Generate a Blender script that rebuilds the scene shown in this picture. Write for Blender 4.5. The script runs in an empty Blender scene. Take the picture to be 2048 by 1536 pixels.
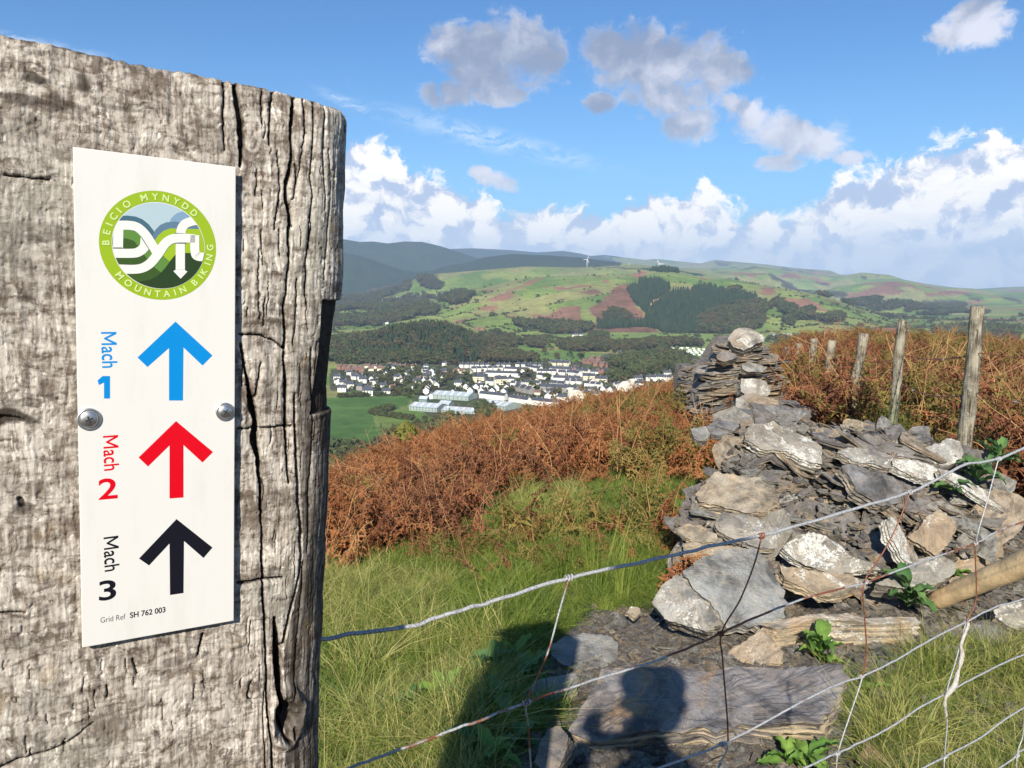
import bpy, bmesh, math, random
import numpy as np
from mathutils import Vector, Matrix
random.seed(7); rng = np.random.default_rng(7)
SC = bpy.context.scene
COL = SC.collection
R = math.radians
# ------------------------------------------------------------------ camera
EYE = np.array([0.0, 0.0, 1.5]); F = 1540.0; PITCH = R(7.7)
cam_d = bpy.data.cameras.new('camera'); cam = bpy.data.objects.new('camera', cam_d); COL.objects.link(cam)
cam.location = EYE; cam.rotation_euler = (math.pi / 2 - PITCH, 0, 0)
cam_d.sensor_width = 36; cam_d.lens = F / 2048 * 36; cam_d.clip_start = 0.05; cam_d.clip_end = 60000
SC.camera = cam
# ------------------------------------------------------------------ render settings, light
SC.view_settings.view_transform = 'Standard'; SC.view_settings.look = 'None'
SC.view_settings.exposure = 0.65; SC.view_settings.gamma = 1.0; SC.view_settings.use_curve_mapping = False
SC.render.engine = 'CYCLES'
SC.cycles.max_bounces = 6; SC.cycles.diffuse_bounces = 3; SC.cycles.glossy_bounces = 2
SC.cycles.transparent_max_bounces = 6; SC.cycles.volume_bounces = 0; SC.cycles.transmission_bounces = 2
SC.cycles.use_denoising = True
SUN_EL, SUN_AZ = R(32.0), R(188.8)          # azimuth clockwise from +Y
SUN_DIR = Vector((math.sin(SUN_AZ) * math.cos(SUN_EL), math.cos(SUN_AZ) * math.cos(SUN_EL), math.sin(SUN_EL)))
sl = bpy.data.lights.new('sun', 'SUN'); sl.energy = 5.0; sl.angle = R(0.53); sl.color = (1.0, 0.93, 0.82)
sun = bpy.data.objects.new('sun', sl); COL.objects.link(sun)
sun.rotation_euler = SUN_DIR.to_track_quat('Z', 'Y').to_euler(); sun.location = (-3, -8, 12)

def ray(px, py):
    """unit direction through photo pixel (2048 x 1536)"""
    px = np.asarray(px, float); py = np.asarray(py, float)
    a = (px - 1024) / F; b = (py - 768) / F
    d = np.stack([a, math.cos(PITCH) - b * math.sin(PITCH), -math.sin(PITCH) - b * math.cos(PITCH)], -1)
    return d / np.linalg.norm(d, axis=-1, keepdims=True)
def at(px, py, depth):
    """the world point seen at a photo pixel, DEPTH metres ahead (world y)"""
    d = ray(px, py); return EYE + d * (np.asarray(depth) / d[..., 1])[..., None]
def azel(px, py):
    d = ray(px, py); return np.arctan2(d[..., 0], d[..., 1]), np.arctan2(d[..., 2], np.hypot(d[..., 0], d[..., 1]))

# ------------------------------------------------------------------ shader node helpers
class S:
    """a socket with arithmetic"""
    nt = None
    def __init__(s, k): s.k = k
    def _m(s, op, *o, clamp=False):
        n = s.k.node.id_data.nodes.new('ShaderNodeMath') if isinstance(s, S) else None
        n.operation = op; n.use_clamp = clamp; t = s.k.node.id_data
        for i, v in enumerate((s,) + o):
            if isinstance(v, S): t.links.new(v.k, n.inputs[i])
            else: n.inputs[i].default_value = float(v)
        return S(n.outputs[0])
    def __add__(s, o): return s._m('ADD', o)
    __radd__ = __add__
    def __sub__(s, o): return s._m('SUBTRACT', o)
    def __rsub__(s, o): return (s * -1.0) + o
    def __mul__(s, o): return s._m('MULTIPLY', o)
    __rmul__ = __mul__
    def __truediv__(s, o): return s._m('DIVIDE', o)
    def max(s, o): return s._m('MAXIMUM', o)
    def min(s, o): return s._m('MINIMUM', o)
    def pow(s, o): return s._m('POWER', o)
    def abs(s): return s._m('ABSOLUTE')
    def clamp(s): return s._m('ADD', 0.0, clamp=True)
    def step(s, a, b, x0=0.0, x1=1.0):
        t = s.k.node.id_data; n = t.nodes.new('ShaderNodeMapRange'); n.interpolation_type = 'SMOOTHSTEP'
        t.links.new(s.k, n.inputs[0])
        for i, v in ((1, a), (2, b), (3, x0), (4, x1)): n.inputs[i].default_value = v
        return S(n.outputs[0])
def vnode(nt, t, **kw):
    n = nt.nodes.new(t)
    for k, v in kw.items(): setattr(n, k, v)
    return n
NDIM = None
def noise(nt, vec, scale, detail=4, rough=.55, dist=0.0, dim='3D', kind='FBM', out=0):
    dim = NDIM or dim
    n = nt.nodes.new('ShaderNodeTexNoise'); n.noise_dimensions = dim; n.noise_type = kind
    nt.links.new(vec, n.inputs['Vector'])
    n.inputs['Scale'].default_value = scale; n.inputs['Detail'].default_value = detail
    n.inputs['Roughness'].default_value = rough; n.inputs['Distortion'].default_value = dist
    return S(n.outputs[out])
def voro(nt, vec, scale, feature='F1', out=0, rand=1.0, smooth=None):
    n = nt.nodes.new('ShaderNodeTexVoronoi'); n.feature = feature; n.voronoi_dimensions = NDIM or '3D'
    nt.links.new(vec, n.inputs['Vector']); n.inputs['Scale'].default_value = scale; n.inputs['Randomness'].default_value = rand
    if smooth is not None: n.inputs['Smoothness'].default_value = smooth
    return S(n.outputs[out])
def mapping(nt, vec, scale=(1, 1, 1), rot=(0, 0, 0), loc=(0, 0, 0)):
    n = nt.nodes.new('ShaderNodeMapping'); nt.links.new(vec, n.inputs[0])
    n.inputs['Scale'].default_value = scale; n.inputs['Rotation'].default_value = rot; n.inputs['Location'].default_value = loc
    return n.outputs[0]
def mix(nt, f, a, b, mode='MIX'):
    n = nt.nodes.new('ShaderNodeMix'); n.data_type = 'RGBA'; n.blend_type = mode; n.clamp_factor = True
    for s, v in ((n.inputs[0], f), (n.inputs[6], a), (n.inputs[7], b)):
        if isinstance(v, S): nt.links.new(v.k, s)
        elif isinstance(v, bpy.types.NodeSocket): nt.links.new(v, s)
        elif isinstance(v, (int, float)): s.default_value = v
        else: s.default_value = tuple(v) + (1.0,) * (4 - len(v))
    return n.outputs[2]
def comb(nt, x, y, z=0.0):
    n = nt.nodes.new('ShaderNodeCombineXYZ')
    for i, v in enumerate((x, y, z)):
        if isinstance(v, S): nt.links.new(v.k, n.inputs[i])
        else: n.inputs[i].default_value = v
    return n.outputs[0]
def ramp(nt, f, stops, interp='LINEAR'):
    n = nt.nodes.new('ShaderNodeValToRGB'); n.color_ramp.interpolation = interp
    e = n.color_ramp.elements
    while len(e) < len(stops): e.new(0.5)
    for i, (p, c) in enumerate(stops):
        e[i].position = p; e[i].color = tuple(c) + (1.0,) * (4 - len(c))
    nt.links.new(f.k, n.inputs[0]); return n.outputs[0]
def fcurve(nt, x, x0, x1, pts):
    """piecewise curve of a socket: pts are (x, y) in real units"""
    ys = [p[1] for p in pts]; lo, hi = min(ys), max(ys)
    n = nt.nodes.new('ShaderNodeFloatCurve'); c = n.mapping.curves[0]
    P = [((a - x0) / (x1 - x0), (b - lo) / (hi - lo)) for a, b in pts]
    c.points[0].location = P[0]; c.points[1].location = P[-1]
    for q in P[1:-1]: c.points.new(*q)
    n.mapping.update()
    t = x._m('SUBTRACT', x0)._m('DIVIDE', x1 - x0, clamp=True)
    nt.links.new(t.k, n.inputs['Value'])
    return S(n.outputs[0]) * (hi - lo) + lo

# ------------------------------------------------------------------ world: sky texture and clouds by direction
W = bpy.data.worlds.new('World'); SC.world = W; W.use_nodes = True
nt = W.node_tree; nt.nodes.clear()
sky = nt.nodes.new('ShaderNodeTexSky'); sky.sky_type = 'NISHITA'; sky.sun_disc = False
sky.sun_elevation = SUN_EL; sky.sun_rotation = SUN_AZ; sky.altitude = 200; sky.air_density = 1.0; sky.dust_density = 0.6; sky.ozone_density = 2.0
tc = nt.nodes.new('ShaderNodeTexCoord'); sep = nt.nodes.new('ShaderNodeSeparateXYZ'); nt.links.new(tc.outputs['Generated'], sep.inputs[0])
X, Y, Z = (S(o) for o in sep.outputs)
DEG = 180 / math.pi
az = X._m('ARCTAN2', Y) * DEG
el = Z.min(.9999).max(-.9999)._m('ARCSINE') * DEG
def blob(px, py, rx, ry, rot=0.0, k=1.0, soft=.75):
    a, e = azel(px, py); a *= DEG; e *= DEG
    s = DEG / F
    dx, dy = az - float(a), el - float(e)
    if rot:
        c_, s_ = math.cos(R(rot)), math.sin(R(rot)); dx, dy = dx * c_ + dy * s_, dy * c_ - dx * s_
    dx = dx / (rx * s); dy = dy / (ry * s)
    d = (dx * dx + dy * dy)._m('SQRT')
    return d.step(1 + soft, 1 - soft, 0, k) if soft else d
NDIM = '2D'
uv = comb(nt, az, el)
warp = noise(nt, uv, .22, 5, .62, out=1)
w2 = nt.nodes.new('ShaderNodeVectorMath'); w2.operation = 'MULTIPLY_ADD'; nt.links.new(warp.k, w2.inputs[0]); w2.inputs[1].default_value = (3.4, 2.6, 0); nt.links.new(uv, w2.inputs[2])
UVW = w2.outputs[0]
def density(off=(0, 0)):
    v = mapping(nt, UVW, loc=(off[0], off[1], 0))
    a = noise(nt, v, .30, 6, .60)
    b = voro(nt, v, .55, 'SMOOTH_F1', smooth=.6)
    return a, b
n1, v1 = density(); n2, v2 = density((.55, -.85))
bill = n1 * 1.0 + (.55 - v1) * .30
bill2 = n2 * 1.0 + (.55 - v2) * .30
fine = noise(nt, mapping(nt, UVW, scale=(1, 1.3, 1)), 1.3, 6, .62)
# fair weather clouds one by one
grey = None
for b in [(990, 118, 118, 70), (1065, 110, 75, 60), (905, 95, 60, 40), (885, 188, 62, 28), (1000, 190, 60, 22),
          (1290, 115, 105, 62), (1215, 95, 55, 42), (1420, 130, 85, 52), (1350, 185, 90, 48), (1385, 250, 62, 36), (1200, 205, 30, 18)]:
    q = blob(*b); grey = q if grey is None else grey.max(q)
white = None
for b in [(1545, 255, 105, 40, -22), (1490, 218, 55, 22, -25), (1630, 288, 62, 34), (1565, 328, 52, 18), (1700, 315, 35, 14),
          (1000, 362, 48, 20, -15), (965, 345, 26, 12), (1945, 45, 62, 36), (1890, 62, 40, 18), (1400, 262, 45, 26)]:
    q = blob(*b); white = q if white is None else white.max(q)
lone = grey.max(white)
lone_d = (lone * 1.15 + (bill - .5) * 1.5 + (fine - .5) * .8 - .50).step(.0, .62)
# the bank of cumulus along the horizon: top elevation by azimuth, continued round the sky
bank_px = [(-900, 400), (-300, 330), (200, 380), (500, 300), (690, 296), (760, 306), (830, 338), (880, 352), (930, 385), (1000, 408), (1080, 424), (1140, 432),
           (1180, 430), (1215, 462), (1250, 412), (1320, 404), (1400, 392), (1440, 402), (1500, 428), (1580, 432), (1625, 415), (1655, 358), (1720, 342),
           (1780, 334), (1830, 318), (1880, 292), (1950, 278), (2060, 284), (2300, 320), (2700, 400), (3300, 360)]
pts = []
for x_, y_ in bank_px:
    a_, e_ = azel(x_, y_); pts.append((float(a_) * DEG, float(e_) * DEG))
pts = [(-180, pts[0][1])] + pts + [(180, pts[0][1])]
top = fcurve(nt, az, -180, 180, pts)
bd = (top - el) * .46 + .16 + (bill - .56) * 1.75 + (fine - .5) * .9
bank_d = bd.step(-.14, .34)
depth_in = ((top - el) / 7.0).clamp()
light = ((bill - bill2) * 3.2 + .5 + (fine - .5) * 1.0)
bank_lit = light.step(-.02, .72)
hz = el.step(0.0, 6.0)
streak = noise(nt, mapping(nt, UVW, scale=(.35, 1.6, 1)), .55, 5, .55)
low_gap = (streak.step(.42, .62) * hz.step(0, 1, .75, 1.0))
bank_lit2 = bank_lit * (1 - depth_in * .35 * streak.step(.60, .35))
bank_col = mix(nt, bank_lit2, (4.9, 5.8, 7.8), (11.6, 11.0, 10.2))
bank_col = mix(nt, el.step(5.5, .5) * .65, bank_col, (8.0, 8.9, 10.4))
co1 = noise(nt, mapping(nt, UVW), .20, 2, .5); co2 = noise(nt, mapping(nt, UVW, loc=(.7, -1.1, 0)), .20, 2, .5)
lone_lit = (((co1 - co2) * 1.5 + (bill - bill2) * .5 + .30 + (fine - .5) * .35) + white * .48 + lone_d.step(1.0, .3) * .20).step(.10, 1.05)
lone_col = mix(nt, lone_lit, (2.8, 3.3, 4.6), (7.8, 7.9, 8.8))
# thin cirrus streaks
cir = blob(985, 280, 170, 17, -13, 1, .9).max(blob(700, 208, 50, 8, -20, 1, .9)).max(blob(100, 92, 70, 7, -5, 1, .9)) * noise(nt, mapping(nt, UVW, rot=(0, 0, R(13)), scale=(.5, 3, 1)), .8, 4, .6).step(.35, .65) * .55
base = mix(nt, 1.0, sky.outputs[0], (.50, .86, 1.20), 'MULTIPLY')
base = mix(nt, el.step(17, 0) * .5, base, (3.3, 6.4, 9.4))
c = mix(nt, cir, base, (7.5, 8.6, 10.0))
c = mix(nt, lone_d * .93, c, lone_col)
c = mix(nt, bank_d * .96, c, bank_col)
# below the horizon the sky goes on as ground haze
c = mix(nt, el.step(-.5, -4), c, (1.6, 1.8, 1.6))
bg = nt.nodes.new('ShaderNodeBackground'); bg.inputs['Strength'].default_value = 0.073
nt.links.new(c, bg.inputs[0]); wo = nt.nodes.new('ShaderNodeOutputWorld'); nt.links.new(bg.outputs[0], wo.inputs[0])
W.cycles.sampling_method = 'MANUAL'; W.cycles.sample_map_resolution = 512

NDIM = None
# ------------------------------------------------------------------ numpy noise, mesh and tagging helpers
_P = rng.permutation(1024)
def _h(ix, iy, iz): return _P[(_P[(_P[ix & 1023] + iy) & 1023] + iz) & 1023] / 1023.0
def vn(x, y, z=0.0):
    """value noise -1..1"""
    x, y, z = np.broadcast_arrays(np.asarray(x, float), np.asarray(y, float), np.asarray(z, float))
    ix, iy, iz = np.floor(x).astype(int), np.floor(y).astype(int), np.floor(z).astype(int)
    fx, fy, fz = x - ix, y - iy, z - iz
    fx, fy, fz = (t * t * (3 - 2 * t) for t in (fx, fy, fz))
    r = 0
    for a in (0, 1):
        for b in (0, 1):
            for c_ in (0, 1):
                r = r + _h(ix + a, iy + b, iz + c_) * (fx if a else 1 - fx) * (fy if b else 1 - fy) * (fz if c_ else 1 - fz)
    return r * 2 - 1
def fbm(x, y, z=0.0, o=4, g=.5):
    r = 0; a = 1.0; t = 0
    for i in range(o):
        r = r + a * vn(x + 17.3 * i, y - 9.1 * i, z); t += a; a *= g; x = x * 2.03; y = y * 2.03; z = np.asarray(z) * 2.03
    return r / t
def sstep(a, b, x):
    t = np.clip((x - a) / (b - a), 0, 1); return t * t * (3 - 2 * t)
def mesh(name, v, f, mat=None, smooth=True, attrs=None, mats=None, mi=None):
    m = bpy.data.meshes.new(name)
    v = np.asarray(v, np.float32).reshape(-1, 3)
    f = np.asarray(f) if not isinstance(f, list) else f
    if isinstance(f, np.ndarray):
        n, k = f.shape
        m.vertices.add(len(v)); m.vertices.foreach_set('co', v.ravel())
        m.loops.add(n * k); m.loops.foreach_set('vertex_index', f.astype(np.int32).ravel())
        m.polygons.add(n); m.polygons.foreach_set('loop_start', np.arange(0, n * k, k, dtype=np.int32))
        m.polygons.foreach_set('loop_total', np.full(n, k, np.int32)); m.update(calc_edges=True); m.validate()
    else:
        m.from_pydata(v.tolist(), [], f); m.update()
    if smooth is not None and len(m.polygons): m.polygons.foreach_set('use_smooth', [bool(smooth)] * len(m.polygons))
    for q in (mats or ([mat] if mat else [])): m.materials.append(q)
    if mi is not None: m.polygons.foreach_set('material_index', np.asarray(mi, np.int32))
    for k, a in (attrs or {}).items():
        a = np.asarray(a, np.float32)
        if a.ndim == 1: m.attributes.new(k, 'FLOAT', 'POINT').data.foreach_set('value', a)
        else:
            if a.shape[1] == 3: a = np.concatenate([a, np.ones((len(a), 1), np.float32)], 1)
            m.attributes.new(k, 'FLOAT_COLOR', 'POINT').data.foreach_set('color', a.ravel())
    return m
def obj(name, me, parent=None, loc=None, rot=None):
    o = bpy.data.objects.new(name, me); COL.objects.link(o)
    if parent: o.parent = parent
    if loc is not None: o.location = loc
    if rot is not None: o.rotation_euler = rot
    return o
def tag(o, label=None, cat=None, group=None, kind=None):
    if label: o['label'] = label
    if cat: o['category'] = cat; o['kind'] = 'thing'
    if group: o['group'] = group
    if kind: o['kind'] = kind
    return o
def thing(name, label, cat, loc=(0, 0, 0), rot=(0, 0, 0), group=None):
    return tag(obj(name, None, None, loc, rot), label, cat, group)
def grid_faces(nr, nc, wrap=False):
    i, j = np.meshgrid(np.arange(nr - 1), np.arange(nc if wrap else nc - 1), indexing='ij')
    a = i * nc + j; b = i * nc + (j + 1) % nc
    return np.stack([a, b, b + nc, a + nc], -1).reshape(-1, 4)
def catmull(P, n):
    P = np.asarray(P, float); P = np.vstack([2 * P[0] - P[1], P, 2 * P[-1] - P[-2]]); out = []
    for i in range(1, len(P) - 2):
        t = np.linspace(0, 1, n, endpoint=False)[:, None]; a, b, c_, d = P[i - 1:i + 3]
        out.append(.5 * (2 * b + (c_ - a) * t + (2 * a - 5 * b + 4 * c_ - d) * t ** 2 + (3 * b - 3 * c_ + d - a) * t ** 3))
    out.append(P[-2:-1]); return np.vstack(out)
def tube(P, r, n=8, caps=True):
    """swept tube; r scalar or per point -> verts, faces(list)"""
    P = np.asarray(P, float); r = np.broadcast_to(np.asarray(r, float), (len(P),))
    T = np.gradient(P, axis=0); T /= np.linalg.norm(T, axis=1, keepdims=True) + 1e-12
    up = np.array([0, 0, 1.0]) if abs(T[0][2]) < .9 else np.array([1.0, 0, 0])
    V = []; nrm = up - T[0] * (up @ T[0]); nrm /= np.linalg.norm(nrm); a = np.arange(n) * 2 * math.pi / n
    for p, t, rr in zip(P, T, r):
        nrm = nrm - t * (nrm @ t); nrm /= np.linalg.norm(nrm) + 1e-12; bi = np.cross(t, nrm)
        V.append(p + rr * (np.cos(a)[:, None] * nrm + np.sin(a)[:, None] * bi))
    f = [list(x) for x in grid_faces(len(P), n, True)]
    if caps: f += [list(range(n))[::-1], [(len(P) - 1) * n + k for k in range(n)]]
    return np.vstack(V), f
class MB:
    """collects pieces of one part"""
    def __init__(s): s.v = []; s.f = []; s.n = 0; s.mi = []
    def add(s, v, f, mi=0):
        s.v.append(np.asarray(v, float)); s.f += [[i + s.n for i in q] for q in f]; s.n += len(v); s.mi += [mi] * len(f); return s
    def box(s, c, d, rot=None, mi=0):
        c = np.asarray(c, float); h = np.asarray(d, float) / 2
        v = np.array([[x, y, z] for x in (-1, 1) for y in (-1, 1) for z in (-1, 1)]) * h
        if rot is not None: v = v @ np.asarray(rot).T
        return s.add(v + c, [[0, 1, 3, 2], [4, 6, 7, 5], [0, 4, 5, 1], [2, 3, 7, 6], [0, 2, 6, 4], [1, 5, 7, 3]], mi)
    def mesh(s, name, mats, smooth=False):
        return mesh(name, np.vstack(s.v), s.f, smooth=smooth, mats=mats if isinstance(mats, list) else [mats], mi=s.mi)
def new_mat(name, rough=.8, spec=.3):
    m = bpy.data.materials.new(name); m.use_nodes = True; t = m.node_tree
    p = t.nodes['Principled BSDF']; p.inputs['Roughness'].default_value = rough; p.inputs['Specular IOR Level'].default_value = spec
    return m, t, p
def flat_mat(name, col, rough=.7, spec=.3, var=.15, scale=30, metal=0.0, bump=0.0, bs=60, coord='Object'):
    m, t, p = new_mat(name, rough, spec)
    tc = t.nodes.new('ShaderNodeTexCoord').outputs[coord]
    n = noise(t, tc, scale, 4, .6)
    t.links.new(mix(t, n.step(.3, .7), tuple(x * (1 - var) for x in col), tuple(min(1, x * (1 + var)) for x in col)), p.inputs['Base Color'])
    p.inputs['Metallic'].default_value = metal
    if bump: add_bump(t, p, noise(t, tc, bs, 5, .65), bump)
    return m
def add_bump(t, p, h, strength, dist=.01):
    b = t.nodes.new('ShaderNodeBump'); b.inputs['Strength'].default_value = strength; b.inputs['Distance'].default_value = dist
    t.links.new(h.k if isinstance(h, S) else h, b.inputs['Height']); t.links.new(b.outputs[0], p.inputs['Normal'])
def attr(t, name, out='Fac'):
    n = t.nodes.new('ShaderNodeAttribute'); n.attribute_name = name; return S(n.outputs[out]) if out == 'Fac' else n.outputs[out]
# ================================================================== terrain: one height function
def ridge(pts, r, dz=0.0):
    """a skyline traced from the photo at a real distance r -> (azimuth[], height[])"""
    a, e = azel([p[0] for p in pts], [p[1] for p in pts])
    return a, np.tan(e) * r + EYE[2] + dz
FLOOR = -148.0
L1 = ridge([(-800, 600), (400, 622), (660, 619), (780, 614), (832, 609), (881, 601), (946, 577), (998, 568), (1050, 557), (1100, 553), (1155, 551), (1235, 549), (1282, 546), (1321, 541),
            (1350, 544), (1386, 553), (1430, 558), (1462, 558), (1490, 564), (1543, 574), (1590, 580), (1646, 592), (1682, 603), (1711, 614), (1740, 624), (1775, 636), (1805, 644), (1900, 650), (2300, 655), (2900, 640)], 3200)
L2 = ridge([(-800, 560), (400, 590), (660, 598), (740, 591), (800, 576), (829, 558), (876, 547), (954, 541), (1050, 533), (1160, 535), (1200, 532), (1260, 531), (1308, 534), (1350, 539), (1400, 545), (1436, 556),
            (1500, 566), (1535, 575), (1600, 600), (1640, 606), (1700, 603), (1760, 596), (1830, 610), (1900, 622), (1980, 626), (2048, 634), (2300, 620), (2900, 600)], 4400)
L3 = ridge([(-800, 470), (400, 490), (684, 505), (712, 510), (746, 520), (777, 531), (806, 541), (829, 544), (868, 541), (889, 532), (920, 528), (946, 523), (965, 515), (1024, 508), (1103, 511), (1155, 515),
            (1200, 520), (1250, 526), (1300, 531), (1350, 536), (1400, 540), (1450, 545), (1517, 547), (1535, 546), (1560, 557), (1594, 578), (1646, 582), (1690, 570), (1749, 565), (1793, 562), (1822, 565), (1851, 573), (1890, 581),
            (1945, 586), (1998, 592), (2048, 601), (2300, 610), (2900, 580)], 6200)
L5 = ridge([(-800, 460), (500, 470), (684, 478), (720, 484), (745, 483), (775, 487), (810, 483), (845, 484), (880, 492), (905, 500), (930, 508), (960, 518), (1000, 525), (1300, 536), (1480, 537), (1510, 533), (1540, 536), (1600, 545), (1660, 553),
            (1700, 549), (1725, 545), (1780, 550), (1810, 560), (1851, 570), (1890, 578), (1945, 577), (1990, 583), (2048, 584), (2300, 590), (2900, 570)], 8200)
L6 = ridge([(-800, 500), (500, 500), (860, 502), (910, 498), (945, 497), (1020, 500), (1075, 505), (1125, 502), (1160, 507), (1180, 512), (1210, 510), (1290, 520), (1310, 518), (1350, 522), (1400, 527), (1430, 520), (1475, 524), (1540, 530),
            (1600, 537), (1660, 541), (1680, 549), (1780, 556), (1850, 567), (1900, 574), (1950, 578), (2000, 575), (2048, 573), (2300, 570), (2900, 560)], 12500)
KNOLL = ridge([(400, 748), (560, 715), (640, 700), (675, 690), (740, 680), (790, 664), (850, 655), (900, 660), (950, 683), (985, 712), (1020, 730), (1080, 790)], 1620)
FOOT = ridge([(1480, 800), (1560, 730), (1640, 695), (1705, 665), (1763, 656), (1800, 657), (1866, 668), (1940, 668), (2048, 660), (2300, 640), (2900, 640)], 1500)
def gz(x, y):
    """the near hillside the camera stands on"""
    r = np.hypot(x, y); t = np.where(y > .05, x / np.maximum(y, .05), np.sign(x) * 9)
    c = np.interp(t, [-3, -.6, -.249, -.201, -.153, -.114, -.08, -.032, .016, .064, .112, .16, .208, .25, .30, .45, .8, 3], [.012, .0112, .0097, .0074, .0064, .0055, .0048, .0041, .0036, .0031, .0025, .0021, .0017, .0014, .0011, .0007, .0010, .002])
    yy = np.maximum(y, 0)
    rr = np.where(r < 60, r * r, 3600 + (r - 60) * 120)
    z = -.045 * yy.clip(0, 60) * (1 - .8 * sstep(.22, .40, t) * sstep(3.5, 6, r)) - c * rr * sstep(.5, 4, r)
    z = z - .05 * np.maximum(-y, 0) * 0
    z = z + .035 * fbm(x * .9, y * .9, 3.3, 3) * sstep(.3, 2, r) + .25 * fbm(x * .11, y * .11, 1.3, 3) * sstep(6, 30, r)
    return z
def H(x, y):
    x, y = np.broadcast_arrays(np.asarray(x, float), np.asarray(y, float)); sh = x.shape
    x = x.ravel(); y = y.ravel()
    r = np.hypot(x, y); a = np.arctan2(x, y)
    z = np.empty_like(r); m = r < 1000
    if m.any():
        near = gz(x[m], y[m]); near = np.where(r[m] > 60, near - sstep(60, 470, r[m]) * 150, near); z[m] = np.maximum(near, FLOOR)
    kr = (2150, 3200, 3650, 4400, 5100, 6200, 7000, 8200, 9600, 12500, 15500); nz = (34, 30, 30, 60, 60, 80, 90, 90, 90, 90)
    m = (r >= 300) & (r < 2150)
    if m.any():
        fl = FLOOR + 1.5 * fbm(x[m] / 300, y[m] / 300, .7, 2); z[m] = np.where(r[m] > 1000, fl, np.maximum(z[m], fl))
    m = r >= 2150
    if m.any():
        am, rm, xm, ym = a[m], r[m], x[m], y[m]
        I = lambda L: np.interp(am, L[0], L[1])
        l1, l2, l3, l5, l6 = I(L1), I(L2), I(L3), I(L5), I(L6); fl = np.full_like(rm, FLOOR)
        kz = [fl, np.maximum(l1, FLOOR + 6), np.maximum(l1 - 30, FLOOR) * .5 + .5 * np.minimum(l1, l2) - 30, l2, np.minimum(l2, l3) - 70, l3, np.minimum(l3, l5) - 90, l5, np.minimum(l5, l6) - 120, l6, l6 - 300]
        zm = l6 - 300
        for k in range(len(kr) - 1):
            q = np.where((rm >= kr[k]) & (rm < kr[k + 1]))[0]
            if not len(q): continue
            t = sstep(0, 1, (rm[q] - kr[k]) / (kr[k + 1] - kr[k]))
            if k == 0: t = t ** .85
            zz = kz[k][q] * (1 - t) + kz[k + 1][q] * t
            zm[q] = np.maximum(zz + fbm(xm[q] / 620, ym[q] / 620, 2.1 + k, 4, .5) * 4 * t * (1 - t) * nz[k], FLOOR - 1)
        z[m] = zm
    # a wooded knoll and the low foothill on the right
    for L, r0, w in ((KNOLL, 1620, 330), (FOOT, 1500, 420)):
        m = np.abs(r - r0) < w
        if not m.any(): continue
        top = np.interp(a[m], L[0], L[1], left=FLOOR, right=FLOOR if L is KNOLL else L[1][-1])
        s = np.clip(1 - np.abs(r[m] - r0) / w, 0, 1); s = s * s * (3 - 2 * s)
        z[m] = np.maximum(z[m], FLOOR + (np.maximum(top, FLOOR) - FLOOR) * s)
    return z.reshape(sh)
_TA = np.radians(np.arange(-46, 46.01, .25)); _TR = np.geomspace(1.0, 16000, 760); _TZ = H(_TR[None, :] * np.sin(_TA)[:, None], _TR[None, :] * np.cos(_TA)[:, None])
def ground_at(px, py, rmin=1.0):
    """where the ray through a photo pixel meets the ground"""
    px, py = np.broadcast_arrays(np.asarray(px, float), np.asarray(py, float))
    d = ray(px.ravel(), py.ravel()); h = np.hypot(d[:, 0], d[:, 1]); a = np.arctan2(d[:, 0], d[:, 1])
    u = np.clip((a - _TA[0]) / (_TA[1] - _TA[0]), 0, len(_TA) - 1.001); i = u.astype(int); f = (u - i)[:, None]
    gap = EYE[2] + (d[:, 2] / h)[:, None] * _TR - (_TZ[i] * (1 - f) + _TZ[i + 1] * f); gap[:, _TR < rmin] = 9
    k = np.argmax(gap < 0, 1); k = np.where((gap < 0).any(1), np.maximum(k, 1), len(_TR) - 1); n = np.arange(len(k)); g0, g1 = gap[n, k - 1], gap[n, k]
    t = np.clip(g0 / np.where(g0 - g1 == 0, 1, g0 - g1), 0, 1); r = _TR[k - 1] + (_TR[k] - _TR[k - 1]) * t
    x, y = r * d[:, 0] / h, r * d[:, 1] / h
    return np.stack([x, y, H(x, y)], -1).reshape(px.shape + (3,))
def project(P):
    P = np.asarray(P, float) - EYE; c, s = math.cos(PITCH), math.sin(PITCH)
    f = P[..., 1] * c - P[..., 2] * s; d = -P[..., 1] * s - P[..., 2] * c
    return 1024 + F * P[..., 0] / f, 768 + F * d / f
def inpoly(x, y, poly):
    poly = np.asarray(poly, float); r = np.zeros(np.shape(x), bool); j = len(poly) - 1
    for i in range(len(poly)):
        (xi, yi), (xj, yj) = poly[i], poly[j]
        with np.errstate(divide='ignore', invalid='ignore'):
            r ^= ((yi > y) != (yj > y)) & (x < (xj - xi) * (y - yi) / (yj - yi + 1e-12) + xi)
        j = i
    return r
def land(zx, s, ox, oy): return [(ox + a * s, oy + b * s) for a, b in zx]
z5 = lambda *p: land(p, .2604, 1100, 450)
z4 = lambda *p: land(p, .2604, 660, 450)
z6 = lambda *p: land(p, .2929, 1500, 500)
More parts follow.
